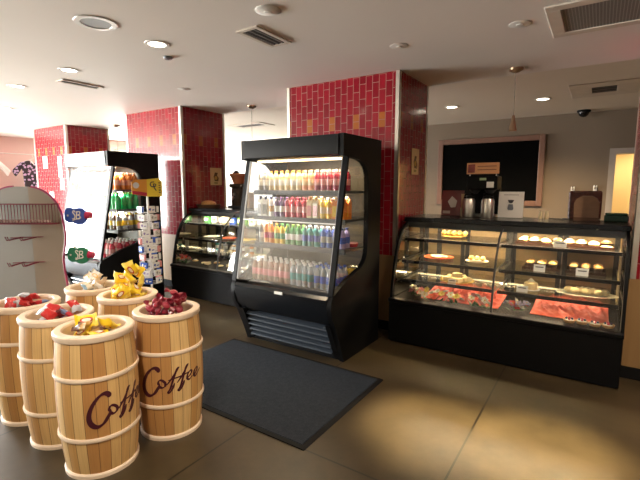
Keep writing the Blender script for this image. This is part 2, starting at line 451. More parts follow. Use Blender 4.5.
# the lit room beyond the doorway
mb = MB(); mb.box(-.6, -.5, YB+.16, YB+2.5, 0, 2.95); mb.box(1.9, 2.0, YB+.16, YB+2.5, 0, 2.95); mb.box(-.6, 2.0, YB+2.4, YB+2.5, 0, 2.95)
struct('wall_pantry', mb, YELLOWWALL)
mb = MB(); mb.box(.09, .185, YB-.03, YB+.17, 0, 2.105); mb.box(1.045, 1.14, YB-.03, YB+.17, 0, 2.105); mb.box(.09, 1.14, YB-.03, YB+.17, 2.105, 2.2)
struct('door_1', mb, M('grey_door_frame', (.42, .38, .35), .45))

def column(x0, x1, y0, y1, n):
    root = bpy.data.objects.new('column' if n == 0 else f'column.{n:03d}', None); COL.objects.link(root); root['kind'] = 'structure'
    obj('tile_cladding', MB().box(x0, x1, y0, y1, .82, ZC), TILE, root, boxuv=True)
    obj('wood_panel', MB().box(x0-.004, x1+.004, y0-.004, y1+.004, .10, .82), PANELW, root)
    obj('baseboard', MB().box(x0-.01, x1+.01, y0-.01, y1+.01, 0, .10), RUBBER, root)
    for x in (x0, x1):
        for y in (y0, y1):
            sx = 1 if x == x1 else -1; sy = 1 if y == y1 else -1; w = .038; t = .005
            mb = MB(); mb.box(min(x+sx*t, x-sx*w), max(x+sx*t, x-sx*w), min(y, y+sy*t), max(y, y+sy*t), .82, ZC)
            mb.box(min(x, x+sx*t), max(x, x+sx*t), min(y+sy*t, y-sy*w), max(y+sy*t, y-sy*w), .82, ZC)
            obj('corner_trim', mb, ALU, root)
    return root
column(-9.72, -8.43, 4.087, 4.93, 0)
column(-6.484, -5.119, 4.087, 4.93, 1)
column(-3.176, -1.751, 4.087, 4.93, 2)
column(.243, 2.0, 4.087, 4.93, 3)
mb = MB(); mb.box(XL, XL+.015, 2.6, YB, 0, .1); struct('baseboard_left', mb, RUBBER)

# ------------------------------------------------------------------ floor mat
t = thing('floor_mat', 'large charcoal grey entrance mat lying on the concrete floor before the cooler', 'mat', (-2.185, 2.41, 0))
obj('pile', MB().box(-.80, .80, -.515, .515, .002, .012, .003), FIBRE, t)
mb = MB(); a, b, e = .838, .548, .035
for s in (-1, 1):
    mb.prism([(s*a, .001), (s*(a-.008), .006), (s*(a-e), .008), (s*(a-e), .001)], 'y', -b, b)
    mb.box(-a+e, a-e, min(s*b, s*(b-e)), max(s*b, s*(b-e)), .001, .008)
obj('rubber_border', mb, RUBBER, t)

# ------------------------------------------------------------------ open air coolers
def rounded(poly, i, r, n=5): return poly
PROF = [(0, 1.985), (.72, 1.985), (.72, 0), (.03, 0), (-.02, .13), (-.125, .37), (-.17, .44), (-.19, .52), (-.182, .59), (-.152, .635),
        (.10, .735), (.24, .775), (.34, .805), (.40, .845), (.44, .90), (.455, .97), (.457, 1.30), (.457, 1.58), (.45, 1.65), (.42, 1.71), (.36, 1.76), (.27, 1.785), (.09, 1.795), (.0, 1.80)]
WINP = [(-.14, .64)] + PROF[10:23]
FILM2 = glass_mat('glare_night_curtain', (.95, .95, .95), f0=.07, haze=.22, hazecol=(.85, .86, .86), rough=.06, streak=True)  # raised white haze paints the window glare into this film
def cooler(loc, w, label, fascia):
    t = thing('drinks_cooler', label, 'cooler', loc)
    h = w/2
    for s in (-1, 1):
        x0, x1 = sorted((s*h, s*(h-.045)))
        sp = obj('side_panel', MB().prism(PROF, 'x', x0, x1), BLACK, t)
        obj('side_window', MB().prism(WINP, 'x', s*(h-.026), s*(h-.018)), SIDEG, sp)
        d = Vector((-.155-.085, .64-1.79)).normalized(); nrm = Vector((-d.y, d.x))*.014
        A, B = Vector((.085, 1.795)), Vector((-.155, .635))
        obj('front_post', MB().prism([tuple(A-nrm), tuple(A+nrm), tuple(B+nrm), tuple(B-nrm)], 'x', x0, x1), BLACK, sp)
    i = h-.047
    cb = [(-.005, 1.98), (-.012, 1.90), (-.005, 1.815), (.02, 1.80), (.30, 1.80), (.30, 1.98)]
    cn = obj('canopy', MB().prism(cb, 'x', -i, i), fascia, t)
    obj('canopy_lamp', MB().box(-i+.05, i-.05, .12, .16, 1.778, 1.796, .004), TUBE_W if fascia is BLACK else TUBE_C, cn)
    obj('top_panel', MB().box(-i, i, .30, .72, 1.93, 1.975), BLACK, t)
    obj('back_panel', MB().box(-i, i, .66, .715, .05, 1.93), M('grey_cooler_back', (.13, .105, .075), .5), t)
    for z in (1.505, 1.25, .985):
        sh = obj('shelf', MB().box(-i, i, .13, .655, z-.022, z, .003), M('shelf_dark', (.06, .06, .06), .35), t)
        obj('price_rail', MB().box(-i, i, .112, .129, z-.04, z+.006, .002), DARK, sh)
        if z > 1.1: obj('shelf_lamp', MB().box(-i+.06, i-.06, .20, .235, z-.04, z-.024, .003), TUBE_W if fascia is BLACK else TUBE_C, sh)
    obj('deck', MB().box(-i, i, .0, .655, .58, .622, .003), M('deck_dark', (.05, .05, .05), .35), t)
    ft = [(-.19, .60), (-.165, .625), (-.10, .62), (-.0, .55), (.02, .42), (-.02, .36), (-.10, .36), (-.16, .44), (-.182, .52)]
    obj('front_bumper', MB().prism(ft, 'x', -i, i), BLACKG, t)
    obj('lower_body', MB().box(-i, i, .05, .655, .0, .555), BLACK, t)
    mb = MB()
    for k in range(5):
        z = .065+k*.056
        y = -.0-.062*k/4
        mb.prism([(y+.0, z), (y-.022, z+.004), (y-.018, z+.016), (y+.022, z+.044), (y+.03, z+.040)], 'x', -i+.05, i-.05)
    obj('louvre_grille', mb, STEELG if fascia is BLACK else LIGHTSTEEL, t)
    for kx in (-i, i-.05): obj('kick_frame', MB().prism([(.028, .02), (-.13, .36), (-.06, .36), (.07, .02)], 'x', kx, kx+.05), BLACK, t)
    # clear front: upper and lower acrylic sheets that lean out towards the bottom
    A, B = Vector((.075, 1.79)), Vector((-.15, .655)); C = A.lerp(B, .50)
    n = Vector((-.98, .19))*.004
    for (p, q) in ((A, C), (C, B)):
        sh = obj('clear_sheet', MB().prism([tuple(p), tuple(q), tuple(q+n), tuple(p+n)], 'x', -i+.002, i-.002), FILM if fascia is BLACK else FILM2, t)
        if p is A: obj('sheet_edge', MB().prism([tuple(q+n*2), tuple(q-n), tuple(q-n+Vector((0, .010))), tuple(q+n*2+Vector((0, .010)))], 'x', -i+.002, i-.002), M('frosted_edge', (.8, .8, .78), .3), sh)
    for s in (-1, 1):
        x0, x1 = sorted((s*(i-.002), s*(i-(.008 if s > 0 else .018))))
        obj('sheet_side_strip', MB().prism([tuple(A+n*2), tuple(B+n*2), tuple(B-n*2), tuple(A-n*2)], 'x', x0, x1), M('strip_grey', (.30, .31, .33), .4), t)
    obj('name_tag', MB().box(-.02, .07, -.20, -.194, .585, .61, .001), WHITEP, t) if fascia is BLACK else None
    return t
cooler((-2.368, 3.055, 0), 1.155, 'tall black open drinks cooler behind the charcoal mat, shelves of juice', BLACK)
cooler((-5.60, 2.93, 0), 1.05, 'tall black drinks cooler with white glare on its front, behind the packet spinner', LIGHTSTEEL)

# ------------------------------------------------------------------ bottles
CMAT = {}
def cm(name, col, rough=.25, var=.06):
    k = 'paint_'+name
    if k not in CMAT: CMAT[k] = M(k, col, rough, var=var)
    return CMAT[k]
WATER = glass_mat('pale_water_plastic', (.86, .92, .96), f0=.06, haze=.42, hazecol=(.55, .62, .68), rough=.1)
PALEPINK = glass_mat('pale_rose_drink', (.96, .82, .76), f0=.06, haze=.5, hazecol=(.72, .5, .42), rough=.1)
cols = dict(cream=(.80, .66, .42), amber=(.62, .33, .09), white=(.8, .8, .78), purple=(.10, .03, .16), red=(.48, .03, .06), crimson=(.32, .015, .05),
            rose=(.70, .30, .30), orange=(.80, .26, .04), yellow=(.80, .55, .06), green=(.07, .30, .08), lime=(.22, .46, .07), teal=(.05, .26, .26),
            blue=(.04, .10, .42), navy=(.02, .03, .10), grey=(.35, .36, .36), brown=(.13, .05, .02), vivid=(.01, .42, .13), peach=(.85, .42, .24), lilac=(.30, .24, .46))
def C(n): return cm(n, cols[n])
BP = {}
def bottle(kind, h, r, body, cap, lab):
    key = (kind, h, r, body if isinstance(body, str) else body.name, cap, lab)
    if key in BP: return BP[key]
    root = thing('carton' if kind == 'carton' else 'drink_bottle', '-', 'carton' if kind == 'carton' else 'bottle')
    bm_ = C(body) if isinstance(body, str) else body
    if kind == 'carton':
        mb = MB(); mb.box(-r, r, -r, r, 0, h*.72, .003)
        mb.prism([(-r, h*.72), (r, h*.72), (.004, h*.92), (-.004, h*.92)], 'x', -r, r)
        obj('carton_body', mb, bm_, root); obj('carton_panel', MB().box(-r*.8, r*.8, -r-.0015, -r-.0002, h*.12, h*.6), C(lab), root)
        obj('cap', MB().cyl((0, -.006, h*.84), (0, -.012, h), .013, seg=10), C(cap), root)
    else:
        hs = .62 if kind == 'water' else .68
        pr = [(0, 0), (r*.82, 0), (r, h*.03), (r, h*.12), (r*.96, h*.16), (r, h*.2), (r, h*hs), (r*.93, h*(hs+.05)), (r*.62, h*.83), (r*.42, h*.87), (r*.42, h*.93), (0, h*.93)]
        obj('bottle_body', MB().lathe(pr, seg=12), bm_, root)
        obj('bottle_label', MB().lathe([(r*1.0, h*.26), (r*1.025, h*.26), (r*1.025, h*.56), (r*1.0, h*.56)], seg=12), C(lab), root)
        obj('cap', MB().lathe([(0, h*.90), (r*.5, h*.90), (r*.52, h*.99), (r*.46, h), (0, h)], seg=10), C(cap), root)
    BP[key] = Proto(root); return BP[key]

def stock(origin, xs, ys, z, recipe, words, group):
    """recipe: list of (kind,h,r,body,cap,label,phrase) one per facing"""
    for j, y in enumerate(ys):
        for k, x in enumerate(xs):
            q = recipe[k]
            if q is None: continue
            px = x+random.uniform(-.003, .003)
            bottle(*q[:6]).put((origin[0]+px, origin[1]+y, z+.0012), (0, 0, random.uniform(-.15, .15)), f'{q[6]} {words}', group)
MO = (-2.368, 3.055, 0)
xs15 = [-.475+.068*i for i in range(15)]
j = lambda b, c, l, w, h=.19, r=.029: ('juice', h, r, b, c, l, w)
ca = lambda b, c, l, w, h=.20, r=.031: ('carton', h, r, b, c, l, w)
wt = lambda b, c, l, w, h=.215, r=.031: ('water', h, r, b, c, l, w)
R1 = [j('grey', 'white', 'white', 'small grey milk bottle')]*2+[j('cream', 'amber', 'white', 'cream coloured drink bottle')]*6+[j('peach', 'cream', 'cream', 'peach coloured drink bottle')]*2+[j('crimson', 'white', 'rose', 'dark berry drink bottle')]*5
R2 = [ca('white', 'navy', 'grey', 'white and grey drink carton')]*2+[j('white', 'navy', 'amber', 'white bottle with dark cap')]*1+[j('purple', 'purple', 'white', 'purple grape juice bottle')]*2+[j('red', 'crimson', 'rose', 'red juice bottle')]*4+[ca('cream', 'amber', 'rose', 'cream juice carton')]*2+[j('yellow', 'white', 'cream', 'yellow juice bottle')]*2+[ca('orange', 'cream', 'yellow', 'orange juice carton')]*2
R3 = [j('grey', 'white', 'white', 'grey drink bottle')]*1+[j('orange', 'orange', 'red', 'orange red soda bottle')]*2+[j('yellow', 'green', 'green', 'yellow green tea bottle')]*2+[j('green', 'lime', 'white', 'green tea bottle')]*3+[j('teal', 'white', 'blue', 'teal drink bottle')]*3+[j('blue', 'white', 'grey', 'blue sports drink bottle')]*2+[j('lilac', 'navy', 'blue', 'violet drink bottle')]*2
R4 = [wt(PALEPINK, 'white', 'rose', 'pale pink flavoured water bottle')]*7+[wt(WATER, 'white', 'teal', 'clear water bottle with white cap')]*4+[wt(WATER, 'blue', 'blue', 'clear water bottle with blue cap')]*4
W = 'of the cooler behind the mat'
stock(MO, xs15, (.165, .24), 1.505, R1, 'on the top shelf '+W, 'drinks on the top shelf of the cooler behind the mat')
stock(MO, xs15, (.165, .24), 1.25, R2, 'on the second shelf '+W, 'drinks on the second shelf of the cooler behind the mat')
stock(MO, xs15, (.165, .24), .985, R3, 'on the third shelf '+W, 'drinks on the third shelf of the cooler behind the mat')
stock(MO, xs15, (.06, .135, .21), .622, R4, 'on the bottom deck '+W, 'water bottles on the bottom deck of the cooler behind the mat')
# packs seen through the side window of the same cooler
def tub(name, label, cat, loc, col, lid, r=.05, h=.06):
    t = thing(name, label, cat, loc)
    obj('tub_body', MB().lathe([(0, 0), (r*.8, 0), (r, h*.8), (r*1.05, h*.82), (r*1.05, h*.9), (0, h*.9)], seg=16), C(col), t)
    obj('tub_lid', MB().lathe([(0, h*.905), (r*.98, h*.905), (r*.9, h*1.15), (0, h*1.25)], seg=16), C(lid), t)
tub('salad_tub', 'red lidded salad tub on the third shelf end by the cooler side window', 'tub', (MO[0]+.47, MO[1]+.36, .987), 'red', 'rose', .055, .035)
tub('snack_tub', 'yellow lidded tub at the deck end by the cooler side window', 'tub', (MO[0]+.46, MO[1]+.36, .6235), 'yellow', 'yellow', .055, .13)
tub('fruit_tub', 'small red fruit tub on the deck end by the cooler side window', 'tub', (MO[0]+.468, MO[1]+.458, .6235), 'red', 'rose', .04, .07)
LO = (-5.60, 2.93, 0)
xs11 = [-.405+.081*i for i in range(11)]
W = 'of the cooler behind the packet spinner'
stock(LO, xs11, (.175, .258, .341, .424), 1.505, [j('orange', 'peach', 'peach', 'orange soda bottle', .22, .036)]*11, 'on the top shelf '+W, 'orange sodas in the far cooler')
stock(LO, xs11, (.175, .258, .341, .424), 1.25, [j('vivid', 'lime', 'vivid', 'bright green soda bottle', .22, .036)]*11, 'on the second shelf '+W, 'green sodas in the far cooler')
stock(LO, xs11[5:], (.175, .258, .341, .424), .985, ([j('brown', 'white', 'white', 'dark cola bottle', .21, .034), j('grey', 'yellow', 'yellow', 'grey bottle with yellow cap', .21, .034)]*3), 'on the third shelf '+W, 'colas in the far cooler')
stock(LO, xs11[5:], (.06, .165, .27, .38), .622, ([j('rose', 'white', 'white', 'pink drink bottle', .22, .036), j('red', 'white', 'rose', 'red drink bottle', .22, .036)]*3), 'on the bottom deck '+W, 'pink drinks in the far cooler')

# ------------------------------------------------------------------ curved glass cases
GP = [(.05, .440), (.057, .50), (.075, .60), (.105, .75), (.15, .90), (.205, 1.0), (.27, 1.08), (.35, 1.14), (.44, 1.175)]
def offset(poly, d):
    out = []
    for i, p in enumerate(poly):
        a, b = Vector(poly[max(i-1, 0)]), Vector(poly[min(i+1, len(poly)-1)])
        t = (b-a).normalized(); out.append((p[0]+t.y*d, p[1]-t.x*d))
    return out
def bakery_case(x0, x1, yf, label, bays, backcol):
    t = thing('bakery_case', label, 'display case', ((x0+x1)/2, yf, 0)); h = (x1-x0)/2; D = .98
    obj('base_cabinet', MB().box(-h+.005, h-.005, .004, D, .012, .405, .004), BLACK, t)
    obj('toe_kick', MB().box(-h+.02, h-.02, .03, D-.02, 0, .011), RUBBER, t)
    obj('front_rail', MB().box(-h, h, -.008, .075, .406, .443, .006), BLACK, t)
    ins = offset(GP, .026)
    for s in (-1, 1):
        a, b = sorted((s*h, s*(h-.022)))
        e = obj('end_panel', MB().prism([(.0, .443)]+[(y-.012, z+.006) for y, z in GP]+[(.48, 1.20), (D, 1.20), (D, .406), (.0, .406)], 'x', a, b), BLACK, t)
        a, b = sorted((s*(h-.0225), s*(h-.026)))
        obj('mirror_lining', MB().prism(ins+[(D-.06, 1.15), (D-.06, .445), (.09, .445)], 'x', a, b), MIRROR, e)
    obj('counter_top', MB().box(-h-.005, h+.005, .36, D+.01, 1.185, 1.232, .008), BLACKG, t)
    lamp = obj('lamp_hood', MB().box(-h+.03, h-.03, .40, .50, 1.165, 1.184).box(-h+.03, h-.03, .395, .402, 1.125, 1.184), DARK, t)
    obj('lamp_tube', MB().cyl((-h+.08, .445, 1.147), (h-.08, .445, 1.147), .011, seg=8), TUBE_W, lamp)
    obj('deck', MB().box(-h+.03, h-.03, .076, D-.06, .406, .441), M('deck_black', (.012, .010, .009), .6, spec=.05), t)
    edges = [-h+.028]+[-h+2*h*b for b in bays]+[h-.028]
    for k in range(len(edges)-1):
        a, b = edges[k]+.006, edges[k+1]-.006
        obj('curved_front_glass', MB().prism(GP+offset(GP, .006)[::-1], 'x', a, b), GLASS, t)
        for z, y in ((.612, .20), (.80, .235), (1.02, .30)):
            sh = obj('glass_shelf', MB().box(a+.01, b-.01, y, D-.12, z-.012, z), glass_mat('shelf_glass', (.84, .85, .80), haze=.02, hazecol=(.2, .2, .2)), t)
            obj('shelf_nosing', MB().box(a+.01, b-.01, y-.018, y, z-.026, z+.004, .002), BLACK, sh)
            if z < .7: obj('shelf_lamp', MB().box(a+.03, b-.03, .635, .648, z-.026, z-.0135, .002), TUBE_W, sh)
            for xx in (a+.014, b-.014):
                obj('shelf_bracket', MB().box(xx-.006, xx+.006, y, D-.10, z-.034, z-.013), STEEL, sh)
        nd = 2; 
        for q in range(nd):
            c0, c1 = a+(b-a)*q/nd, a+(b-a)*(q+1)/nd
            dr = obj('rear_door', MB().box(c0+.004, c1-.004, D-.055+.014*q, D-.045+.014*q, .442, 1.18), backcol, t)
            mb = MB()
            for xx in (c0+.004, c1-.044): mb.box(xx, xx+.04, D-.075+.014*q, D-.056+.014*q, .442, 1.18)
            obj('door_stile', mb, DARK, dr)
        if k: 
            c = edges[k]
            obj('centre_post', MB().prism(offset(GP, -.004)+offset(GP, .016)[::-1], 'x', c-.008, c+.008), DARK, t)
            obj('shelf_upright', MB().box(c-.02, c+.02, D-.13, D-.09, .442, 1.18), DARK, t)
    obj('left_upright', MB().box(-h+.20, -h+.24, D-.13, D-.09, .442, 1.18), DARK, t)
    return t
BACKC = M('cream_sliding_door', (.42, .32, .19), .25, var=.1, scale=4)
RO = (-.705, 3.785)
bakery_case(-1.69, .225, 3.785, 'long curved glass pastry case with black base, beside the right wall column', (.50,), BACKC)
bakery_case(-5.10, -3.28, 3.785, 'curved glass case standing between the second tiled column and the cooler', (.5,), M('pale_sliding_door', (.55, .47, .36), .2, var=.15, scale=6))

# ---- food for the cases
def plate(label, loc, col, r=.12, sx=1., name='plate', cat='plate', group=None):
    t = obj(name, MB().lathe([(0, 0), (r*.55, 0), (r*.62, .004), (r, .016), (r*1.0, .019), (r*.6, .008), (0, .006)], seg=28, sx=sx), cm(col[0], col[1]), None)
    t.location = loc; return tag(t, label, cat, group)
CRUST = M('baked_crust', (.62, .34, .12), .5, var=.35, scale=40, bump=.3)
CRUSTP = M('pale_sugared_crust', (.80, .62, .36), .6, var=.25, scale=45, bump=.3)
ICING = M('white_icing', (.85, .80, .70), .45, var=.05)
CHOC = M('chocolate_crumb', (.12, .05, .02), .55, var=.3, scale=50, bump=.3)
CUPP = M('dark_paper_cup', (.07, .035, .02), .6)
EGGY = M('golden_filling', (.80, .52, .16), .45, var=.3, scale=40, bump=.4)
def proto_pastry(kind):
    if kind == 'bun':
        t = thing('sweet_bun', '-', 'bun'); obj('bun_dough', MB().ball((0, 0, .020), .045, sz=.62, half=True, jit=.0012), CRUST, t); obj('icing', MB().ball((0, 0, .031), .034, sz=.58, half=True, jit=.001), ICING, t)
    elif kind == 'scone':
        t = thing('scone', '-', 'scone'); obj('scone_dough', MB().prism([(-.045, -.03), (.045, -.03), (.05, 0), (.0, .055), (-.05, 0)], 'z', .0, .032), CRUSTP, t)
    elif kind == 'muffin':
        t = thing('muffin', '-', 'muffin'); obj('paper_cup', MB().lathe([(0, 0), (.024, 0), (.033, .036), (0, .036)], seg=16), CUPP, t); obj('muffin_top', MB().ball((0, 0, .042), .038, sz=.7, half=True, jit=.0015), CRUST, t)
    elif kind == 'cookie':
        t = thing('cookie', '-', 'cookie'); obj('cookie_dough', MB().lathe([(0, 0), (.038, 0), (.042, .006), (.034, .013), (0, .016)], seg=18), CRUSTP, t)
    elif kind == 'roll':
        t = thing('pastry_roll', '-', 'pastry')
        mb = MB(); mb.ball((0, 0, .022), .022, sx=2.3, sy=1.1, sz=1, seg=14, jit=.001); obj('roll_dough', mb, EGGY, t)
        obj('icing', MB().tube([(x, .010*sin(x*200), .0445-abs(x)*.22) for x in [(-.032+.004*i) for i in range(17)]], .0025), ICING, t)
    return Proto(t)
PT = {k: proto_pastry(k) for k in ('bun', 'scone', 'muffin', 'cookie', 'roll')}
def tray(label, cx, cy, z, w, d):
    t = obj('serving_tray', MB().box(-w/2, w/2, -d/2, d/2, 0, .006).box(-w/2, w/2, -d/2, -d/2+.008, .006, .02).box(-w/2, w/2, d/2-.008, d/2, .006, .02).box(-w/2, -w/2+.008, -d/2+.008, d/2-.008, .006, .02).box(w/2-.008, w/2, -d/2+.008, d/2-.008, .006, .02), cm('traybrown', (.05, .022, .014)))
    t.location = (cx, cy, z); return tag(t, label, 'tray')
def price_card(label, x, y, z, w=.075, h=.05):
    t = thing('price_card', label, 'card', (x, y, z), 0., 'price cards in the pastry case')
    obj('card_face', MB().prism([(0, 0), (.018, h), (.021, h), (.003, 0)], 'x', -w/2, w/2), PAPER, t)
    obj('card_print', MB().prism([(.009-.0006, h*.6), (.0125-.0006, h*.75), (.0125, h*.75), (.009, h*.6)], 'x', -w*.35, w*.35), cm('ink', (.05, .05, .06)), t)
zS = dict(top=1.0212, mid=.8012, low=.6132, deck=.4415)
# left bay
plate('yellow plate of sliced cheese on the left top glass shelf of the pastry case', (-1.24, 4.42, zS['top']), ('plateyellow', (.72, .50, .10)), .13)
for k in range(5): PT['roll'].put((-1.24+.054*(k-2), 4.42, zS['top']+.019+.003), (0, 0, pi/2), 'golden pastry roll on the yellow plate, top left shelf of the pastry case', 'pastry rolls on the yellow plate')
plate('orange red plate on the left middle glass shelf of the pastry case', (-1.36, 4.30, zS['mid']), ('platered', (.62, .10, .035)), .15)
for k in range(4): PT['cookie'].put((-1.36+.05*cos(k*1.6), 4.30+.05*sin(k*1.6), zS['mid']+.0195+.016*0), (0, 0, k), 'flat cookie on the orange red plate in the pastry case', 'cookies on the red plate')
plate('small white plate on the middle glass shelf beside the centre post', (-.97, 4.27, zS['mid']), ('platewhite', (.8, .76, .66)), .11)
for k in range(3): PT['roll'].put((-.97+.054*(k-1), 4.27, zS['mid']+.021), (0, 0, pi/2), 'glazed roll on the small white plate beside the centre post', 'rolls on the small white plate')
plate('wide yellow plate on the left lowest glass shelf of the pastry case', (-1.12, 4.14, zS['low']), ('plateyellow', (.72, .50, .10)), .165)
for k in range(5):
    a = k*2*pi/5; rr = .088
    PT['scone'].put((-1.12+rr*cos(a), 4.14+rr*sin(a), zS['low']+.0195), (0, 0, a-pi/2), 'pale sugared scone on the wide yellow plate in the pastry case', 'scones on the wide yellow plate')
PT['scone'].put((-1.12, 4.14, zS['low']+.054), (0, 0, .4), 'pale scone topping the heap on the wide yellow plate', None)
price_card('white price card leaning before the wide yellow plate of scones', -1.13, 3.995, zS['low']+.0005)
# right bay
tray('long brown tray of iced buns on the right top shelf of the pastry case', -.245, 4.36, zS['top'], .76, .26)
for r_ in range(2):
    for k in range(8):
        PT['bun' if (k+r_) % 4 != 3 else 'cookie'].put((-.245+(k-3.5)*.092, 4.36+(r_-.5)*.115, zS['top']+.0075), (0, 0, k*.7),
            'iced sweet bun on the long tray, top right shelf of the pastry case' if (k+r_) % 4 != 3 else 'flat cookie among the iced buns on the long top tray', 'buns on the long top tray' if (k+r_) % 4 != 3 else 'cookies on the long top tray')
price_card('white price card before the long tray of iced buns', -.26, 4.14, zS['top']+.0005, .10, .055)
for s, (cx, wd) in enumerate(((-.40, 'left'), (-.06, 'right'))):
    tray(f'brown tray of muffins, {wd} of the two on the right middle shelf', cx, 4.30, zS['mid'], .30, .25)
    for k in range(6):
        PT['muffin'].put((cx+((k % 3)-1)*.09, 4.30+((k//3)-.5)*.10, zS['mid']+.0075), (0, 0, k), f'golden muffin in the {wd} muffin tray of the pastry case', f'muffins in the {wd} tray')
    price_card(f'white price card before the {wd} muffin tray', cx-.02*s, 4.085, zS['mid']+.0005, .09, .06)
t = thing('layer_cake', 'small round cream cake on the right lowest glass shelf of the pastry case', 'cake', (-.47, 4.20, zS['low']))
obj('cake_board', MB().lathe([(0, 0), (.075, 0), (.075, .005), (0, .005)], seg=24), PAPER, t)
obj('sponge', MB().lathe([(0, .005), (.058, .005), (.060, .03), (.055, .06), (.03, .075), (0, .078)], seg=24), CRUSTP, t)
obj('cream_swirl', MB().lathe([(.02, .074), (.035, .072), (.03, .075), (.01, .098), (0, .10)], seg=16), ICING, t)
price_card('white price card before the round cream cake', -.52, 4.03, zS['low']+.0005, .09, .055)
t = thing('oval_platter', 'long white oval platter on the right lowest glass shelf of the pastry case', 'platter', (-.04, 4.18, zS['low']), .05)
obj('dish', MB().lathe([(0, 0), (.07, 0), (.10, .012), (.125, .024), (.12, .027), (.07, .010), (0, .008)], seg=36, sx=1.85), cm('platewhite', (.8, .76, .66)), t)
t = thing('braided_loaf', 'pale long loaf lying on the white oval platter', 'bread', (-.04, 4.18, zS['low']+.018), .05)
mb = MB()
for k in range(7): mb.ball((-.13+k*.043, .012*(-1)**k, .028), .030, sx=1.25, sy=1.2, sz=.9, seg=12, jit=.001)
obj('loaf_crust', mb, CRUSTP, t)
obj('loaf_icing', MB().tube([(-.15+.02*i, .02*(-1)**i, .058-.9*abs(-.15+.02*i)**2) for i in range(16)], .004), ICING, t)

def drape(label, x0, x1, y0, y1, z, seed, amp):
    rnd = random.Random(seed)
    ws = [(rnd.uniform(14, 42), rnd.uniform(-34, 34), rnd.uniform(0, 6), rnd.uniform(.4, 1)) for _ in range(6)]
    def f(u, v):
        x, y = x0+(x1-x0)*u, y0+(y1-y0)*v
        s = sum(a*(1-abs(sin(kx*x+ky*y+p)))**1.6 for kx, ky, p, a in ws)/2.6
        edge = min(1, 8*min(u, 1-u, v, 1-v)+.15)
        return (x, y, z+.004+amp*s*edge*(.4+.8*v)+.05*v*v)
    t = obj('folded_cloth', MB().grid(f, 44, 26, .003), M('coral_red_cloth', (.70, .10, .06), .7, var=.12, scale=6))
    return tag(t, label, 'cloth')
drape('coral red folded cloth lying along the left deck of the pastry case', -1.42, -.70, 3.975, 4.50, .442, 3, .075)
drape('coral red folded cloth lying along the right deck of the pastry case', -.44, .13, 3.975, 4.50, .442, 11, .075)
LEAFM = M('flower_leaf', (.05, .14, .03), .5, var=.3)
def bouquet(label, loc, palette, n, w, seed, leaves=8, d=.07, tall=.06):
    rnd = random.Random(seed); t = thing('flower_bouquet', label, 'flowers', loc)
    mb = MB()
    for k in range(leaves):
        a = rnd.uniform(0, 2*pi); L = rnd.uniform(.05, .085); b = Vector((rnd.uniform(-w, w)*.8, rnd.uniform(-d, d)*.6, .008)); tilt = rnd.uniform(.25, 1.2)
        mx = Matrix.Translation(b) @ Euler((0, -tilt, a)).to_matrix().to_4x4()
        mb.prism([(0, -.004), (L*.4, -.016), (L, 0), (L*.4, .016), (0, .004)], 'z', 0, .002, mx=mx)
    obj('leaves', mb, LEAFM, t)
    for k in range(n):
        c = Vector((w*(2*(k+.5)/n-1)+rnd.uniform(-.01, .01), rnd.uniform(-d, d)*.6, .045+rnd.uniform(0, tall))); R = rnd.uniform(.030, .042)
        rot = Euler((rnd.uniform(.3, 1.1), rnd.uniform(-.4, .4), rnd.uniform(0, 6))).to_matrix().to_4x4(); mb = MB()
        for ring, (np_, tl, rr) in enumerate(((6, .25, 1.), (5, .7, .72))):
            for p in range(np_):
                mx = Matrix.Translation(c) @ rot @ Euler((0, -tl, p*2*pi/np_+ring*.5)).to_matrix().to_4x4()
                mb.prism([(0, -.003), (R*rr*.6, -R*.36), (R*rr, -R*.16), (R*rr, R*.16), (R*rr*.6, R*.36), (0, .003)], 'z', 0, .002, mx=mx)
        fl = obj('blossom', mb, palette[k % len(palette)], t)
        obj('blossom_centre', MB().ball(c+rot.to_3x3() @ Vector((0, 0, .006)), R*.24, seg=8), cm('pollen', (.75, .5, .08)), fl)
FP = M('pink_petal', (.75, .24, .26), .6); FW = M('white_petal', (.82, .76, .66), .6); FY = M('yellow_petal', (.8, .6, .1), .6); FL = M('lilac_petal', (.45, .40, .62), .6); FR = M('scarlet_petal', (.62, .04, .02), .6)
bouquet('pink and white flower bunch at the left end of the pastry case deck', (-1.485, 4.02, .442), [FP, FW, FP, FW], 14, .065, 2, 12, .05, .045)
bouquet('low row of small white blossoms along the left front of the pastry deck', (-1.20, 3.925, .442), [FW, FY, FW], 9, .20, 5, 12, .02)
bouquet('white blossoms with tall green leaves left of the pastry case centre post', (-.85, 3.925, .442), [FW, FP, FW], 7, .09, 9, 18, .04, .09)
bouquet('lilac white and scarlet flower bunch right of the pastry case centre post', (-.55, 3.99, .442), [FL, FW, FL, FR], 13, .085, 4, 8, .04, .04)
def berry_tart(label, loc, group):
    t = thing('berry_tart', label, 'tart', loc, 0, group)
    obj('tart_shell', MB().lathe([(0, 0), (.036, 0), (.046, .022), (.04, .022), (.036, .012), (0, .012)], seg=18), CRUST, t)
    obj('tart_cream', MB().lathe([(0, .0125), (.035, .0125), (.03, .024), (0, .028)], seg=16), ICING, t)
    for k in range(4): obj('berry', MB().ball((.02*cos(k*1.57), .02*sin(k*1.57), .032), .010, seg=8), C('red') if k % 2 else C('navy'), t)
    return t
for k in range(4):
    berry_tart('small berry tart before the red cloth at the right end of the pastry deck', (-.14+.088*k, 3.912+.014*(k % 2), .442), 'berry tarts on the pastry deck')

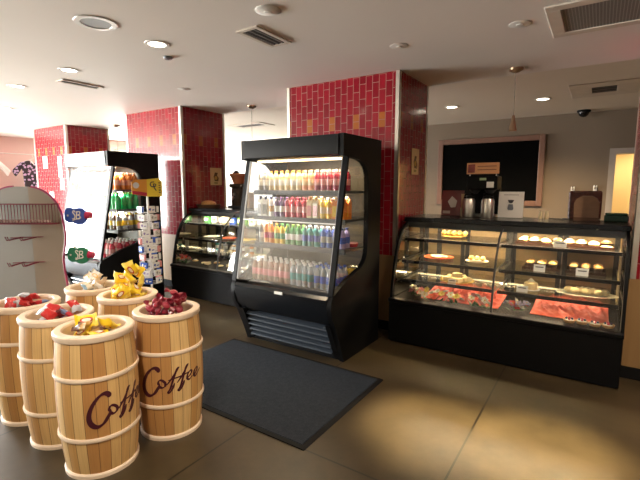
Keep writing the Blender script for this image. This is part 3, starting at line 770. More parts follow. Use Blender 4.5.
# mid case contents
for k in range(11):
    col = ('green', 'white', 'grey', 'cream', 'blue', 'lime')[k % 6]
    t = thing('snack_box', f'small {col} snack box on the top shelf of the case between column and cooler', 'box', (-4.86+k*.125, 4.30+.03*(k % 3), zS['top']), .1*((k % 3)-1), 'snack boxes on the far case top shelf')
    obj('box_body', MB().box(-.045, .045, -.03, .03, 0, .085+.012*(k % 2), .002), C(col), t)
    obj('box_panel', MB().box(-.034, .034, -.0315, -.0305, .02, .06), C('white' if col != 'white' else 'green'), t)
for k in range(6):
    col = ('white', 'teal', 'grey', 'amber', 'brown', 'orange')[k]
    j_ = bottle('juice', .15, .03, col, 'white' if k % 2 else 'blue', 'white')
    j_.put((-4.82+k*.17, 4.28, zS['low']), (0, 0, 0), f'{col} jar bottle on the low shelf of the case between column and cooler', None)
for k in range(9):
    PT[('bun', 'cookie', 'scone')[k % 3]].put((-4.88+k*.13, 4.06+.05*(k % 2), .4425), (0, 0, k), f"{('iced bun', 'flat cookie', 'pale scone')[k%3]} on the deck of the case between column and cooler", f"{('buns', 'cookies', 'scones')[k%3]} on the far case deck")
bouquet('pink flower bunch at the left end of the case between column and cooler', (-4.93, 3.93, .442), [FP, FR, FW], 7, .09, 21, 8, .04)
for k in range(3): plate(f"{('white', 'red', 'yellow')[k]} plate on the middle shelf of the case between column and cooler", (-4.75+.36*k, 4.27, zS['mid']), (('platewhite', (.8, .76, .66)), ('platered', (.62, .10, .035)), ('plateyellow', (.72, .50, .10)))[k], .12)

# ------------------------------------------------------------------ on the right case
ZT = 1.2335
def sheet_sign(label, loc, w, h, face, marks, rz=0., cat='sign'):
    t = thing('countertop_sign', label, cat, loc, rz)
    obj('sign_panel', MB().prism([(-.002, 0), (.03, h), (.034, h), (.002, 0)], 'x', -w/2, w/2), face, t)
    obj('sign_foot', MB().box(-w/2, w/2, -.03, .06, 0, .004), GLASS, t)
    sl = .032/h
    for nm, m, x0, x1, z0, z1 in marks:
        obj(nm, MB().prism([(-.002+sl*z0-.001, z0), (-.002+sl*z1-.001, z1), (-.002+sl*z1-.0003, z1), (-.002+sl*z0-.0003, z0)], 'x', x0, x1), m, t)
    return t
INK = cm('ink', (.05, .05, .06))
t = sheet_sign('dark red countertop sign with a white carafe picture, left on the pastry case', (-1.335, 4.62, ZT), .235, .27, cm('signred', (.16, .02, .018), .3), [('lower_stripe', cm('signgrey', (.5, .42, .36)), -.10, -.02, .02, .05)])
mb = MB(); mb.prism([(-.05, .15), (-.005, .21), (.05, .16), (.035, .09), (-.015, .085)], 'y', 4.62-4.62+.0075, .0085); obj('carafe_picture', mb, cm('signpale', (.62, .56, .5)), t)
t = sheet_sign('white countertop sign with a dark blender jar picture on the pastry case', (-.745, 4.60, ZT), .235, .26, PAPER, [('headline_strip', cm('greyink', (.4, .38, .38)), -.07, .07, .225, .232)])
mb = MB(); mb.prism([(-.03, .178), (.03, .178), (.022, .16), (.012, .145), (-.012, .145), (-.022, .16)], 'y', .012, .013); obj('jar_picture', mb, INK, t)
mb = MB(); mb.prism([(-.02, .135), (.02, .135), (.028, .09), (.02, .075), (-.02, .075), (-.028, .09)], 'y', .003, .004); obj('jar_base_picture', mb, cm('bluegreyink', (.14, .16, .2)), t)
# coffee brewer
t = thing('coffee_brewer', 'black double coffee brewer standing on the pastry case before the menu board', 'coffee machine', (-1.02, 4.635, ZT))
obj('brewer_base', MB().box(-.15, .15, -.10, .13, 0, .025, .005), STEEL, t)
obj('brewer_tower', MB().box(-.15, .15, .06, .13, .025, .30, .005), BLACK, t)
hd = obj('brewer_head', MB().box(-.15, .15, -.10, .13, .28, .42, .01), BLACK, t)
obj('control_panel', MB().box(.05, .12, -.104, -.1005, .30, .36, .002), WHITEP, hd)
obj('display', MB().box(-.02, .045, -.104, -.1005, .375, .40, .001), cm('lcd', (.35, .5, .25)), hd)
for s in (-1, 1): obj('brew_funnel', MB().lathe([(0, .235), (.02, .235), (.06, .279), (0, .279)], (s*.075, -.03, 0), 18), DARK, hd)
sg = obj('brewer_sign', MB().box(-.165, .155, -.06, -.045, .44, .555, .004), cm('tansign', (.72, .36, .16), .4), t)
obj('sign_picture', MB().box(-.15, -.08, -.0625, -.0605, .455, .54), cm('signred2', (.25, .03, .02)), sg)
for k in range(2): obj('sign_line', MB().box(-.055, .13, -.0622, -.0605, .515-.035*k, .523-.035*k), cm('signbrown', (.35, .13, .075)), sg)
for s in (-1, 1): obj('sign_post', MB().cyl((s*.13, -.052, .42), (s*.13, -.052, .44), .005), STEEL, sg)
for k, x in enumerate((-1.115, -.93)):
    t = thing('coffee_airpot', ('steel coffee airpot left of two under the brewer', 'steel coffee airpot right of two under the brewer')[k], 'airpot', (x, 4.445, ZT), 0)
    obj('airpot_body', MB().lathe([(0, 0), (.058, 0), (.062, .012), (.062, .165), (.052, .19), (0, .19)], seg=24), STEEL, t)
    obj('airpot_lid', MB().lathe([(0, .191), (.05, .191), (.048, .212), (.02, .222), (0, .222)], seg=20), BLACK, t)
    obj('airpot_handle', MB().tube([(-.05, .0, .2), (-.04, 0, .245), (.04, 0, .245), (.05, 0, .2)], .004), BLACK, t)
t = thing('stir_stick_jar', 'narrow cream jar of stir sticks left of the coffee airpots', 'jar', (-1.205, 4.55, ZT))
obj('jar', MB().lathe([(0, 0), (.022, 0), (.022, .09), (.019, .09), (.019, .005), (0, .005)], seg=14), cm('jarcream', (.6, .5, .33)), t)
for k in range(4): obj('stir_stick', MB().cyl((.006*cos(k*1.6), .006*sin(k*1.6), .006), (.014*cos(k*1.6), .014*sin(k*1.6), .235), .003, seg=6), cm('stick', (.6, .42, .2)), t)
# bread box in front of carved board
t = thing('carved_wooden_board', 'dark red brown carved board standing behind the rounded bread box', 'board', (-.115, 4.74, ZT))
obj('board_panel', MB().box(-.135, .135, -.012, .012, 0, .27, .012), M('carved_red_wood', (.10, .025, .015), .4, var=.8, scale=35, bump=1.), t)
t = thing('bread_box', 'rounded brown bread box on the pastry case before the carved board', 'box', (-.095, 4.62, ZT))
obj('box_shell', MB().prism([(-.095, 0), (.095, 0), (.10, .16), (.08, .20), (.04, .225), (-.04, .225), (-.08, .20), (-.10, .16)], 'y', -.07, .08), wood_mat('brown_box_wood', (.14, .075, .04), (.24, .13, .07), (3, 3, 9)), t)
obj('box_lip', MB().box(-.10, .10, -.078, -.071, 0, .03), cm('boxlip', (.10, .05, .03)), t)
t = thing('serving_spoon', 'dark flat spoon lying left of the bread box on the pastry case', 'spoon', (-.31, 4.60, ZT))
obj('spoon_bowl', MB().ball((.05, 0, .008), .03, sx=1.3, sz=.25), DARK, t); obj('spoon_handle', MB().box(-.10, .02, -.006, .006, .003, .010, .002), DARK, t)
t = thing('napkin_holder', 'dark green box on the right end of the pastry case top', 'box', (.135, 4.62, ZT))
obj('holder_body', MB().box(-.09, .09, -.06, .06, 0, .055, .008), cm('darkgreen', (.010, .05, .035)), t)
obj('holder_lid', MB().box(-.085, .085, -.055, .055, .056, .075, .008), cm('darkgreen2', (.015, .07, .05)), t)
for k in range(2):
    t = thing('condiment_shaker', ('small pale shaker standing left of the spoon on the pastry case', 'small pale shaker nearest the spoon on the pastry case')[k], 'shaker', (-.47+.055*k, 4.60, ZT))
    obj('shaker_body', MB().lathe([(0, 0), (.016, 0), (.017, .04), (.013, .075), (0, .05)], seg=14), cm('shaker', (.75, .62, .4)), t)
    obj('shaker_cap', MB().lathe([(0, .0505), (.014, .0505), (.008, .075-.02*k), (0, .078-.02*k)], seg=12), STEEL, t)

# on the mid case
t = thing('bread_loaf_basket', 'low brown basket of bread on the case between column and cooler', 'basket', (-4.90, 4.36, ZT))
obj('basket', MB().lathe([(0, 0), (.13, 0), (.16, .05), (.15, .05), (.12, .01), (0, .01)], seg=24, sx=1.3), wood_mat('wicker_brown', (.10, .05, .02), (.2, .11, .075), (20, 20, 20)), t)
lf = obj('loaf', MB().ball((0, 0, .06), .085, sx=1.7, sy=1., sz=.55, jit=.001), CRUST, t)
t = thing('coffee_grinder', 'dark coffee grinder on the far case beneath the terracotta pot', 'grinder', (-4.53, 4.64, ZT), .0)
obj('grinder_body', MB().box(-.10, .10, -.08, .08, 0, .30, .012), M('dark_bronze', (.05, .035, .025), .35, metal=.4), t)
obj('grinder_foot', MB().box(-.15, .13, -.11, .10, 0, .03, .006), DARK, t)
obj('grinder_head', MB().box(-.13, .13, -.095, .095, .30, .355, .012), M('dark_bronze2', (.06, .045, .03), .35, metal=.4), t)
obj('grinder_knob', MB().cyl((-.02, -.08, .2), (-.02, -.10, .2), .022), STEEL, t); obj('grinder_spout', MB().cyl((-.05, -.105, .12), (-.05, -.08, .16), .015, .03), STEEL, t)
t = thing('terracotta_pot', 'terracotta bowl pot standing on the dark coffee grinder', 'pot', (-4.53, 4.64, ZT+.3565))
obj('pot_body', MB().lathe([(0, 0), (.085, 0), (.125, .11), (.137, .11), (.137, .15), (.122, .15), (.115, .10), (0, .06)], seg=26), M('terracotta', (.42, .17, .07), .6, var=.2), t)
obj('pot_contents', MB().ball((-.06, 0, .15), .05, sz=1., jit=.004), cm('darkbrown', (.02, .015, .012)), t)
t = thing('filter_box', 'cream paper box right of the coffee grinder on the far case', 'box', (-4.30, 4.60, ZT))
obj('carton', MB().box(-.055, .055, -.05, .05, 0, .22, .003), cm('filterbox', (.66, .52, .32)), t); obj('carton_flap', MB().box(-.05, .05, -.045, .045, .221, .228, .002), cm('filterbox2', (.55, .42, .26)), t)

# ------------------------------------------------------------------ back wall
t = thing('menu_board', 'large black menu board with a copper frame on the taupe back wall', 'board', (-1.905, YB-.002, 1.18))
W2, H2 = 1.0, 1.33
obj('board_face', MB().box(-W2+.09, W2-.09, -.02, 0, .09, H2-.09), M('matt_black_board', (.003, .003, .003), .9, spec=.02), t)
mb = MB(); mb.box(-W2, -W2+.1, -.045, 0, 0, H2, .006); mb.box(W2-.1, W2, -.045, 0, 0, H2, .006); mb.box(-W2+.1, W2-.1, -.045, 0, 0, .1, .006); mb.box(-W2+.1, W2-.1, -.045, 0, H2-.1, H2, .006)
obj('board_frame', mb, M('copper_frame', (.20, .11, .08), .45, metal=.2), t)
for k, x in enumerate((-.42, -.08)):
    t = thing('wall_hook', ('white ceramic hook on the taupe wall, left above the carved board', 'white ceramic hook on the taupe wall, right above the carved board')[k], 'hook', (x, YB-.001, 1.50+.02*k))
    obj('hook_plate', MB().box(-.03, .03, -.012, 0, -.05, .05, .005), WHITEP, t); obj('hook_arm', MB().tube([(0, -.01, .02), (0, -.05, .0), (0, -.07, .02), (0, -.07, .05)], .012), CHROME, t)

# posters on columns
def poster(x, yc, zc, w, h, label):
    t = thing('poster', label, 'poster', (x, yc, zc))
    obj('poster_sheet', MB().box(.006, .009, -w/2, w/2, -h/2, h/2), M('old_poster_paper', (.62, .44, .22), .6, var=.12, scale=12), t)
    mb = MB(); mb.prism([(-.03, -.07), (.045, -.075), (.055, -.02), (.02, .02), (.04, .06), (-.02, .065), (-.05, .0)], 'x', .0092, .0098); obj('printed_figure', mb, cm('posterbrown', (.12, .06, .02)), t)
    obj('printed_cup', MB().prism(arc(-.005, -.02, .03, 0, 360, 16)[:-1], 'x', .0099, .0104), cm('postergold', (.5, .3, .075)), t)
    obj('printed_base', MB().prism([(-.04, -.11), (.03, -.115), (.04, -.09), (-.035, -.085)], 'x', .0092, .0098), cm('posterolive', (.3, .25, .08)), t)
poster(-1.751, 4.555, 1.82, .215, .285, 'small tan poster on the red tiled column right of the black cooler')
poster(-5.119, 4.72, 1.705, .235, .27, 'small tan poster on the red tiled column above the far glass case')
for k, (x, z, w, h, l) in enumerate(((-9.30, 2.03, .17, .24, 'tall white notice highest on the far left tiled column'), (-8.72, 1.93, .14, .40, 'long white notice at the right edge of the far left tiled column'), (-8.68, 1.60, .14, .22, 'small white notice low at the right edge of the far left column'), (-9.13, 1.36, .17, .17, 'square white notice lowest on the far left tiled column'))):
    t = thing('notice', l, 'notice', (x, 4.087, z)); obj('notice_sheet', MB().box(-w/2, w/2, -.006, -.003, -h/2, h/2), PAPER, t)
    obj('notice_print', MB().box(-w*.3, w*.3, -.0068, -.0062, h*.1, h*.25), cm('greyink', (.4, .38, .38)), t)

# ------------------------------------------------------------------ ceiling fixtures
def downlight(x, y, z, label, r=.085, lit=True):
    t = thing('recessed_downlight', label, 'ceiling light', (x, y, z))
    obj('trim_ring', MB().lathe([(r*.8, -.001), (r*.82, -.006), (r*1.12, -.006), (r*1.15, -.001)], seg=28), WHITEP, t)
    obj('lens', MB().lathe([(0, -.003), (r*.8, -.003), (r*.8, -.001), (0, -.001)], seg=28), LENS if lit else M('unlit_grey_lens', (.25, .27, .28), .5), t)
downlight(-3.078, 1.756, ZC, 'large unlit grey ceiling can, biggest round fixture at the front of the ceiling', .125, False)
for x, y, l in ((-3.103, 2.272, 'lit downlight just behind the large grey ceiling can'), (-5.708, 2.271, 'lit downlight over the far left cooler front'), (-7.42, 2.77, 'lit downlight farthest towards the salmon wall'), (-4.506, 2.264, 'shallow white disc with a glowing lens left of the slim slot vent')):  # last entry: flat white ceiling disc with an emissive lens
    downlight(x, y, ZC, l)
for x, y, l in ((-2.134, 7.161, 'lit downlight in the rear ceiling beside the tiled column'), (-.812, 7.277, 'lit downlight in the rear ceiling nearest the square rear vent')):
    downlight(x, y, ZU, l, .10)
def disc(x, y, name, label, cat, r=.06, h=.012, m=None):
    t = thing(name, label, cat, (x, y, ZC))
    obj('cover', MB().lathe([(0, -h), (r*.75, -h), (r, -h*.4), (r, -.0005), (0, -.0005)], seg=26), m or WHITEP, t)
    obj('centre_cap', MB().lathe([(0, -h-.006), (r*.3, -h-.004), (r*.34, -h-.0003), (0, -h-.0003)], seg=16), m or WHITEP, t)
disc(-1.912, 2.264, 'smoke_detector', 'white smoke detector on the ceiling above the slotted vent', 'smoke detector', .085, .014)
disc(-3.322, 2.541, 'ceiling_sprinkler', 'small grey sprinkler head near the lit front downlight', 'sprinkler', .042, .02, LIGHTSTEEL)
disc(-1.474, 3.41, 'ceiling_sprinkler_cover', 'white sprinkler cover on the ceiling before the cooler column', 'sprinkler', .075, .005)
disc(-.563, 3.445, 'ceiling_sprinkler_cover', 'white sprinkler cover left of the big return vent', 'sprinkler', .075, .005)
disc(-4.22, 3.436, 'ceiling_sprinkler_cover', 'white sprinkler cover above the far glass case aisle', 'sprinkler', .075, .005)
def vent(loc, w, d, rz, label, slats=4, across=False, dark=.02, grille=False, fw=.05):
    t = thing('ceiling_vent', label, 'vent', loc, rz)
    mb = MB(); a, b = w/2, d/2
    mb.box(-a, a, -b, -b+fw, -.012, -.0005, .003); mb.box(-a, a, b-fw, b, -.012, -.0005, .003); mb.box(-a, -a+fw, -b+fw, b-fw, -.012, -.0005, .003); mb.box(a-fw, a, -b+fw, b-fw, -.012, -.0005, .003)
    obj('vent_frame', mb, M('vent_paint', (.66, .60, .53), .5), t)
    obj('vent_core', MB().box(-a+fw, a-fw, -b+fw, b-fw, -.005, -.0005), GRILLE if grille else M('vent_dark', (dark, dark, dark), .7), t)
    if slats:
        mb = MB()
        for k in range(slats):
            y = -b+fw+(2*b-2*fw)*(k+.5)/slats
            mb.box(-a+fw, a-fw, y-.006, y+.006, -.011, -.0055)
        obj('vent_slats', mb, M('vent_slat', (.16, .15, .14), .5), t)
vent((-2.255, 2.625, ZC), .42, .21, radians(90), 'slotted air vent with black core above the cooler', 3, fw=.035)
vent((-4.99, 2.624, ZC), .46, .15, radians(90), 'slim slot vent in the ceiling over the far left cooler', 2, fw=.03)
vent((.18, 3.545, ZC), 1.13, .66, 0, 'big grey perforated return vent in the ceiling at right', 0, grille=True, fw=.085)
vent((-.05, 6.98, ZU), .78, .92, 0, 'square rear vent with a dark slot in the kitchen ceiling', 3, fw=.25)
vent((-6.3, 6.85, ZU), .9, .5, 0, 'pale vent in the rear ceiling seen above the cooler', 3, fw=.12)
t = thing('security_camera', 'black dome camera on the rear ceiling above the doorway', 'camera', (-.33, 8.72, ZU))
obj('dome_ring', MB().lathe([(0, -.03), (.10, -.03), (.105, -.0005), (0, -.0005)], seg=24), RUBBER, t); obj('dome', MB().ball((0, 0, -.03), .085, sz=1.), BLACKG, t)
def pendant(x, y, label, shade=True, drop=.62):
    t = thing('pendant_lamp', label, 'pendant lamp', (x, y, ZC))
    obj('canopy', MB().lathe([(0, -.0005), (.07, -.0005), (.066, -.02), (.03, -.04), (.008, -.045), (0, -.045)], seg=22), M('bronze_canopy', (.22, .15, .10), .3, metal=.8), t)
    obj('cord', MB().cyl((0, 0, -.045), (0, 0, -drop), .003, seg=6), cm('cordgrey', (.3, .26, .22)), t)
    sh = obj('lamp_shade', MB().lathe([(0, -drop), (.012, -drop), (.018, -drop-.05), (.035, -drop-.12), (.038, -drop-.15), (.034, -drop-.15), (.015, -drop-.05), (0, -drop-.02)], seg=18), M('amber_shade', (.35, .22, .13), .3, metal=.3), t)
    obj('bulb', MB().ball((0, 0, -drop-.10), .02, seg=10), emit_mat('pendant_bulb', (1, .7, .4), 2.), sh)
pendant(-.774, 4.66, 'slim pendant lamp hanging over the right pastry case', drop=.45)
pendant(-4.271, 4.66, 'slim pendant lamp hanging behind the black cooler')
pendant(-7.7, 4.66, 'slim pendant lamp hanging behind the far left cooler')

# ------------------------------------------------------------------ barrels
BH = .785
def brad(z):  # stave radius
    u = z/BH; return .178+.026*(1-(2*u-1.0)**2)+.008*u
def lettering():
    """brush script word as strokes in (arc length, height), laid onto the barrel surface"""
    S = []
    CL = [(.118, .205), (.122, .222), (.105, .238), (.075, .230), (.040, .190), (.012, .130), (.004, .075), (.018, .030), (.050, .012), (.085, .030), (.112, .070), (.130, .100)]
    S.append(([(x*.82, .055+(z-.012)*.775) for x, z in CL], .0135)); n0 = 1
    S.append(([(.130, .100), (.122, .118), (.130, .136), (.145, .132), (.158, .112), (.155, .090), (.138, .082), (.128, .098)], .0075))
    def f(x): return [(x, .098), (x+.028, .140), (x+.053, .185), (x+.062, .205), (x+.052, .190), (x+.034, .130), (x+.018, .070), (x+.006, .046), (x+.014, .040), (x+.030, .068), (x+.040, .100)]
    S.append((f(.165), .0075)); S.append((f(.218), .0075))
    S.append(([(.172, .128), (.205, .134), (.262, .142), (.285, .148)], .005))
    def e(x, s=1): return [(x, .100), (x+.022*s, .118), (x+.036*s, .140), (x+.028*s, .152), (x+.012*s, .136), (x+.006*s, .108), (x+.018*s, .092), (x+.040*s, .108)]
    S.append((e(.268), .0065)); S.append((e(.312), .0065))
    S.append(([(.350, .106), (.372, .128)], .004))
    return S[:n0]+[([(.106+(x-.13)*1.10, .122+(z-.1)*.88+.06*(x-.13)) for x, z in p], w) for p, w in S[n0:]]
def barrel(loc, rz, label, text_az=None):
    t = thing('wooden_barrel', label, 'barrel', loc, rz)
    zs = [BH*i/18 for i in range(18+1)]; zs[-1] = BH-.03
    seg = 66
    prof = [(0, .0)]+[(brad(z), z) for z in zs]+[(brad(zs[-1])-.028, zs[-1])]
    mb = MB().lathe(prof, seg=seg, uvn=22)
    obj('staves', mb, STAVE, t)
    rr = brad(BH-.03)
    obj('rim', MB().lathe([(rr-.032, BH-.065), (rr-.032, BH-.008), (rr-.028, BH-.001), (rr-.014, BH), (rr+.006, BH-.001), (rr+.012, BH-.008), (rr+.012, BH-.030), (rr+.008, BH-.037), (rr+.001, BH-.038)], seg=48), RIMW, t)
    for z in (.225, .555):
        r0 = brad(z)
        obj('hoop', MB().lathe([(r0-.001, z-.012), (r0+.006, z-.011), (r0+.009, z-.004), (r0+.009, z+.004), (r0+.006, z+.011), (r0-.001, z+.012)], seg=48), RIMW, t)
    r0 = brad(.012)
    obj('foot_hoop', MB().lathe([(r0-.001, .0), (r0+.010, .0), (r0+.011, .018), (r0+.006, .026), (r0-.001, .028)], seg=48), RIMW, t)
    rin = rr-.037
    obj('inner_lining', MB().lathe([(rin+.002, BH-.012), (rin, BH-.03), (rin-.006, BH-.16), (rin, BH-.16), (rin+.004, BH-.03)], seg=40), INW, t)
    obj('inner_shelf', MB().lathe([(0, BH-.155), (rin-.008, BH-.155), (rin-.008, BH-.145), (0, BH-.145)], seg=40), INW, t)
    if text_az is not None:
        mb = MB(); L = .385
        for pts, w in lettering():
            q = crom(pts, 7); Lr, Rr = [], []
            for i, p in enumerate(q):
                d = (q[min(i+1, len(q)-1)]-q[max(i-1, 0)]).normalized()
                ang = math.atan2(d.y, d.x); ww = w*(.42+.58*abs(sin(ang-radians(35))))
                end = min(i, len(q)-1-i)/4; ww *= min(1, .45+.55*end)
                nrm = Vector((-d.y, d.x))
                for sgn, lst in ((1, Lr), (-1, Rr)):
                    a = p+nrm*ww*sgn; z = .245+a.y*1.0; r = brad(z)+.0022; th = text_az+(a.x-L/2)/.204
                    lst.append(((r*cos(th), r*sin(th), z), ((r-.004)*cos(th), (r-.004)*sin(th), z)))
            for i in range(len(q)-1):
                a, b, c, d_ = Lr[i][0], Lr[i+1][0], Rr[i+1][0], Rr[i][0]
                v = [mb.bm.verts.new(p) for p in (a, b, c, d_)]; mb.face(v)
                v1 = [mb.bm.verts.new(p) for p in (Lr[i][0], Lr[i+1][0], Lr[i+1][1], Lr[i][1])]; mb.face(v1)
                v2 = [mb.bm.verts.new(p) for p in (Rr[i][0], Rr[i+1][0], Rr[i+1][1], Rr[i][1])]; mb.face(v2)
        obj('lettering', mb, BURG, t)['label'] = 'dark burgundy brush script word Coffee'
    return t
def az_to_cam(x, y): return math.atan2(-y, -x)
# name: (x, y, label, text offset in degrees from the camera direction)
BAR = dict(front=(-2.272, 1.180, 'frontmost wooden barrel with yellow snack bags and Coffee script', 38),
           right=(-2.235, 1.618, 'wooden barrel nearest the mat with dark red candies and Coffee script', 8),
           second=(-2.716, 1.190, 'wooden barrel left of the frontmost one, holding red and blue bags', None),
           left=(-3.155, 1.195, 'leftmost wooden barrel, cut by the frame edge, of red bags', None),
           yellow=(-2.78, 1.696, 'wooden barrel of yellow bags behind the frontmost one', None),
           white=(-3.226, 1.694, 'wooden barrel of white bags before the blue and green signs', None))
for k, (x, y, l, tz) in BAR.items():
    barrel((x, y, 0), 0., l, None if tz is None else az_to_cam(x, y)+radians(tz))

# ------------------------------------------------------------------ wrapped sweets, settled one by one in the barrels
def pouch(name, w, l, h, mat, seed, twist=False):
    rnd = random.Random(seed); mb = MB(); nu, nv = 10, 12
    ph = [rnd.uniform(0, 6) for _ in range(6)]
    def z(u, v):
        a = max(0, 1-abs(2*u-1)**2.4); b = max(0, 1-abs(2*v-1)**3.2) if .1 < v < .9 else .0
        return h/2*(a**.6)*(b**.5 if b > 0 else 0)
    V = {}
    for side in (1, -1):
        for i in range(nu+1):
            for j in range(nv+1):
                u, v = i/nu, j/nv
                cr = .10*h*(sin(9*u+5*v+ph[0])+sin(13*v-7*u+ph[1]))
                x = (u-.5)*w*(1-.10*sin(pi*v)+(.0 if .1 < v < .9 else .04*sin(40*u))); y = (v-.5)*l
                zz = side*(z(u, v)+.0008)+cr*(.6 if .1 < v < .9 else 1.2)+ (h*.5*(abs(2*v-1)**4)*sin(ph[2]))
                V[side, i, j] = mb.bm.verts.new((x, y, zz))
    for side in (1, -1):
        for i in range(nu):
            for j in range(nv):
                q = [(i, j), (i+1, j), (i+1, j+1), (i, j+1)]
                if side < 0: q = q[::-1]
                mb.face([V[side, a, b] for a, b in q], [(a/nu, b/nv) for a, b in q])
    ring = [(i, 0) for i in range(nu)]+[(nu, j) for j in range(nv)]+[(i, nv) for i in range(nu, 0, -1)]+[(0, j) for j in range(nv, 0, -1)]
    for k in range(len(ring)):
        a, b = ring[k], ring[(k+1) % len(ring)]
        mb.face([V[1, a[0], a[1]], V[-1, a[0], a[1]], V[-1, b[0], b[1]], V[1, b[0], b[1]]], [(a[0]/nu, a[1]/nv)]*2+[(b[0]/nu, b[1]/nv)]*2)
    return obj(name, mb, mat, None, smooth=50)
def round_sweet(name, mat):
    mb = MB(); mb.ball((0, 0, 0), .024, sx=1.15, sy=1., sz=.7, seg=12)
    for s in (-1, 1):
        for k in range(9):
            a0, a1 = 2*pi*k/9, 2*pi*(k+1)/9
            f = lambda a, kk: (s*.055, .022*cos(a), (.012+.006*(kk % 2))*sin(a)); g = lambda a: (s*.026, .005*cos(a), .005*sin(a))
            v = [mb.bm.verts.new(p) for p in (g(a0), g(a1), f(a1, k+1), f(a0, k))]; mb.face(v, [(0, .1), (1, .1), (1, .9), (0, .9)])
    return obj(name, mb, mat, None, smooth=50)
WR = dict(yellow=wrapper_mat('yellow_snack_wrap', (.86, .62, .03), (.84, .66, .12), (.45, .03, .02), .2),
          gold=wrapper_mat('gold_brown_wrap', (.42, .24, .06), (.12, .05, .03), None, .5),
          red=wrapper_mat('red_snack_wrap', (.50, .025, .025), (.55, .58, .66), None, .3),
          redblue=wrapper_mat('red_blue_wrap', (.42, .02, .03), (.16, .22, .38), (.6, .6, .62), .45),
          navy=wrapper_mat('navy_white_wrap', (.03, .04, .10), (.60, .63, .70), None, .5),
          white=wrapper_mat('white_snack_wrap', (.78, .76, .72), (.70, .55, .38), (.75, .45, .08), .3),
          cream=wrapper_mat('cream_blue_wrap', (.74, .68, .58), (.25, .40, .55), None, .25),
          dark=wrapper_mat('dark_red_foil', (.20, .012, .03), (.28, .02, .04), None, .4))
PROTOS = {k: pouch('snack_bag', *d, WR[k], 3+i) for i, (k, d) in enumerate(dict(yellow=(.082, .112, .036), gold=(.07, .10, .03), red=(.068, .095, .03), redblue=(.065, .095, .028), navy=(.06, .085, .026), white=(.075, .10, .032), cream=(.066, .09, .028)).items())}
PROTOS['dark'] = round_sweet('wrapped_sweet', WR['dark'])
used = set()
def settle(kinds, n, cx, cy, z0, R, seed, where, group, cat, lift=0., tilt=.9):
    rnd = random.Random(seed); placed = []
    geo = {k: ([v.co.copy() for v in PROTOS[k].data.vertices], [tuple(p.vertices) for p in PROTOS[k].data.polygons]) for k in kinds}
    for i in range(n):
        k = kinds[i % len(kinds)]; vs, fs = geo[k]; best = None
        for tr in range(14):
            a = rnd.uniform(0, 2*pi); r = R*math.sqrt(rnd.random())*.95
            T = tilt if i > n*.4 else tilt*.4
            rot = Euler((rnd.uniform(-T, T), rnd.uniform(-T, T), rnd.uniform(0, 2*pi)))
            M3 = rot.to_matrix(); P = [M3 @ v for v in vs]
            px, py = cx+r*cos(a), cy+r*sin(a)
            if max(math.hypot(p.x+px-cx, p.y+py-cy) for p in P) > R-.006: continue
            lo = min(p.z for p in P); z = z0-lo+.001; ok = False
            for st in range(40):
                bv = BVHTree.FromPolygons([Vector((p.x+px, p.y+py, p.z+z)) for p in P], fs)
                if not any(bv.overlap(b) for b in placed): ok = True; break
                z += .007
            if ok and (best is None or z+lo < best[0]): best = (z+lo, px, py, z, rot, bv)
        if best is None: continue
        placed.append(best[5])
        if k in used: o = PROTOS[k].copy(); COL.objects.link(o)
        else: o = PROTOS[k]; used.add(k)
        o.location = best[1:4]; o.rotation_euler = best[4]
        words = dict(yellow='yellow snack bag with a round emblem', gold='brown and gold snack bag', red='red and white snack bag', redblue='red and blue snack bag', navy='navy and white snack bag', white='white and tan snack bag', cream='cream and blue snack bag', dark='dark red foil wrapped sweet')[k]
        tag(o, f'{words} {where}', cat, f'{words}s {group}')
ZI = BH-.144; RI = .150
def at_bar(k): return BAR[k][0], BAR[k][1]
settle(['yellow', 'yellow', 'gold'], 10, *at_bar('front'), ZI, RI, 1, 'in the frontmost barrel', 'in the frontmost barrel', 'snack bag')
settle(['dark'], 30, *at_bar('right'), ZI, RI, 2, 'in the barrel nearest the mat', 'in the barrel nearest the mat', 'sweet')
settle(['red', 'redblue', 'red', 'navy'], 17, *at_bar('second'), ZI, RI, 3, 'in the barrel left of the frontmost one', 'in the barrel left of the frontmost one', 'snack bag')
settle(['red', 'redblue', 'red', 'red'], 17, *at_bar('left'), ZI, RI, 4, 'in the leftmost barrel', 'in the leftmost barrel', 'snack bag')
settle(['yellow'], 18, *at_bar('yellow'), ZI, RI, 5, 'in the yellow filled barrel behind', 'in the barrel behind the frontmost one', 'snack bag', tilt=1.2)
settle(['white', 'cream', 'white'], 16, *at_bar('white'), ZI, RI, 6, 'in the barrel before the blue and green signs', 'in the barrel before the signs', 'snack bag', tilt=1.1)
for k, o in PROTOS.items():
    if k not in used: bpy.data.objects.remove(o)

# ------------------------------------------------------------------ sweet display rack with pegboard back
RK = (-4.47, 1.80); UD = Vector((.833, .553)).normalized()
t = thing('candy_display_rack', 'rounded pegboard candy rack with magenta edge and wire basket behind the barrels', 'display rack', (RK[0], RK[1], 0), math.atan2(UD.y, UD.x))
def rack_outline():
    P = [(.30, .02), (.31, .25), (.335, .55), (.315, .78), (.318, .90), (.345, 1.02), (.35, 1.12), (.335, 1.22)]
    top = [(.335*cos(radians(a)), 1.22+.325*sin(radians(a))) for a in range(10, 91, 8)]
    right = crom(P, 4)+[Vector(p) for p in top]
    return [(p[0], p[1]) for p in right]
ro = rack_outline(); off = -.05
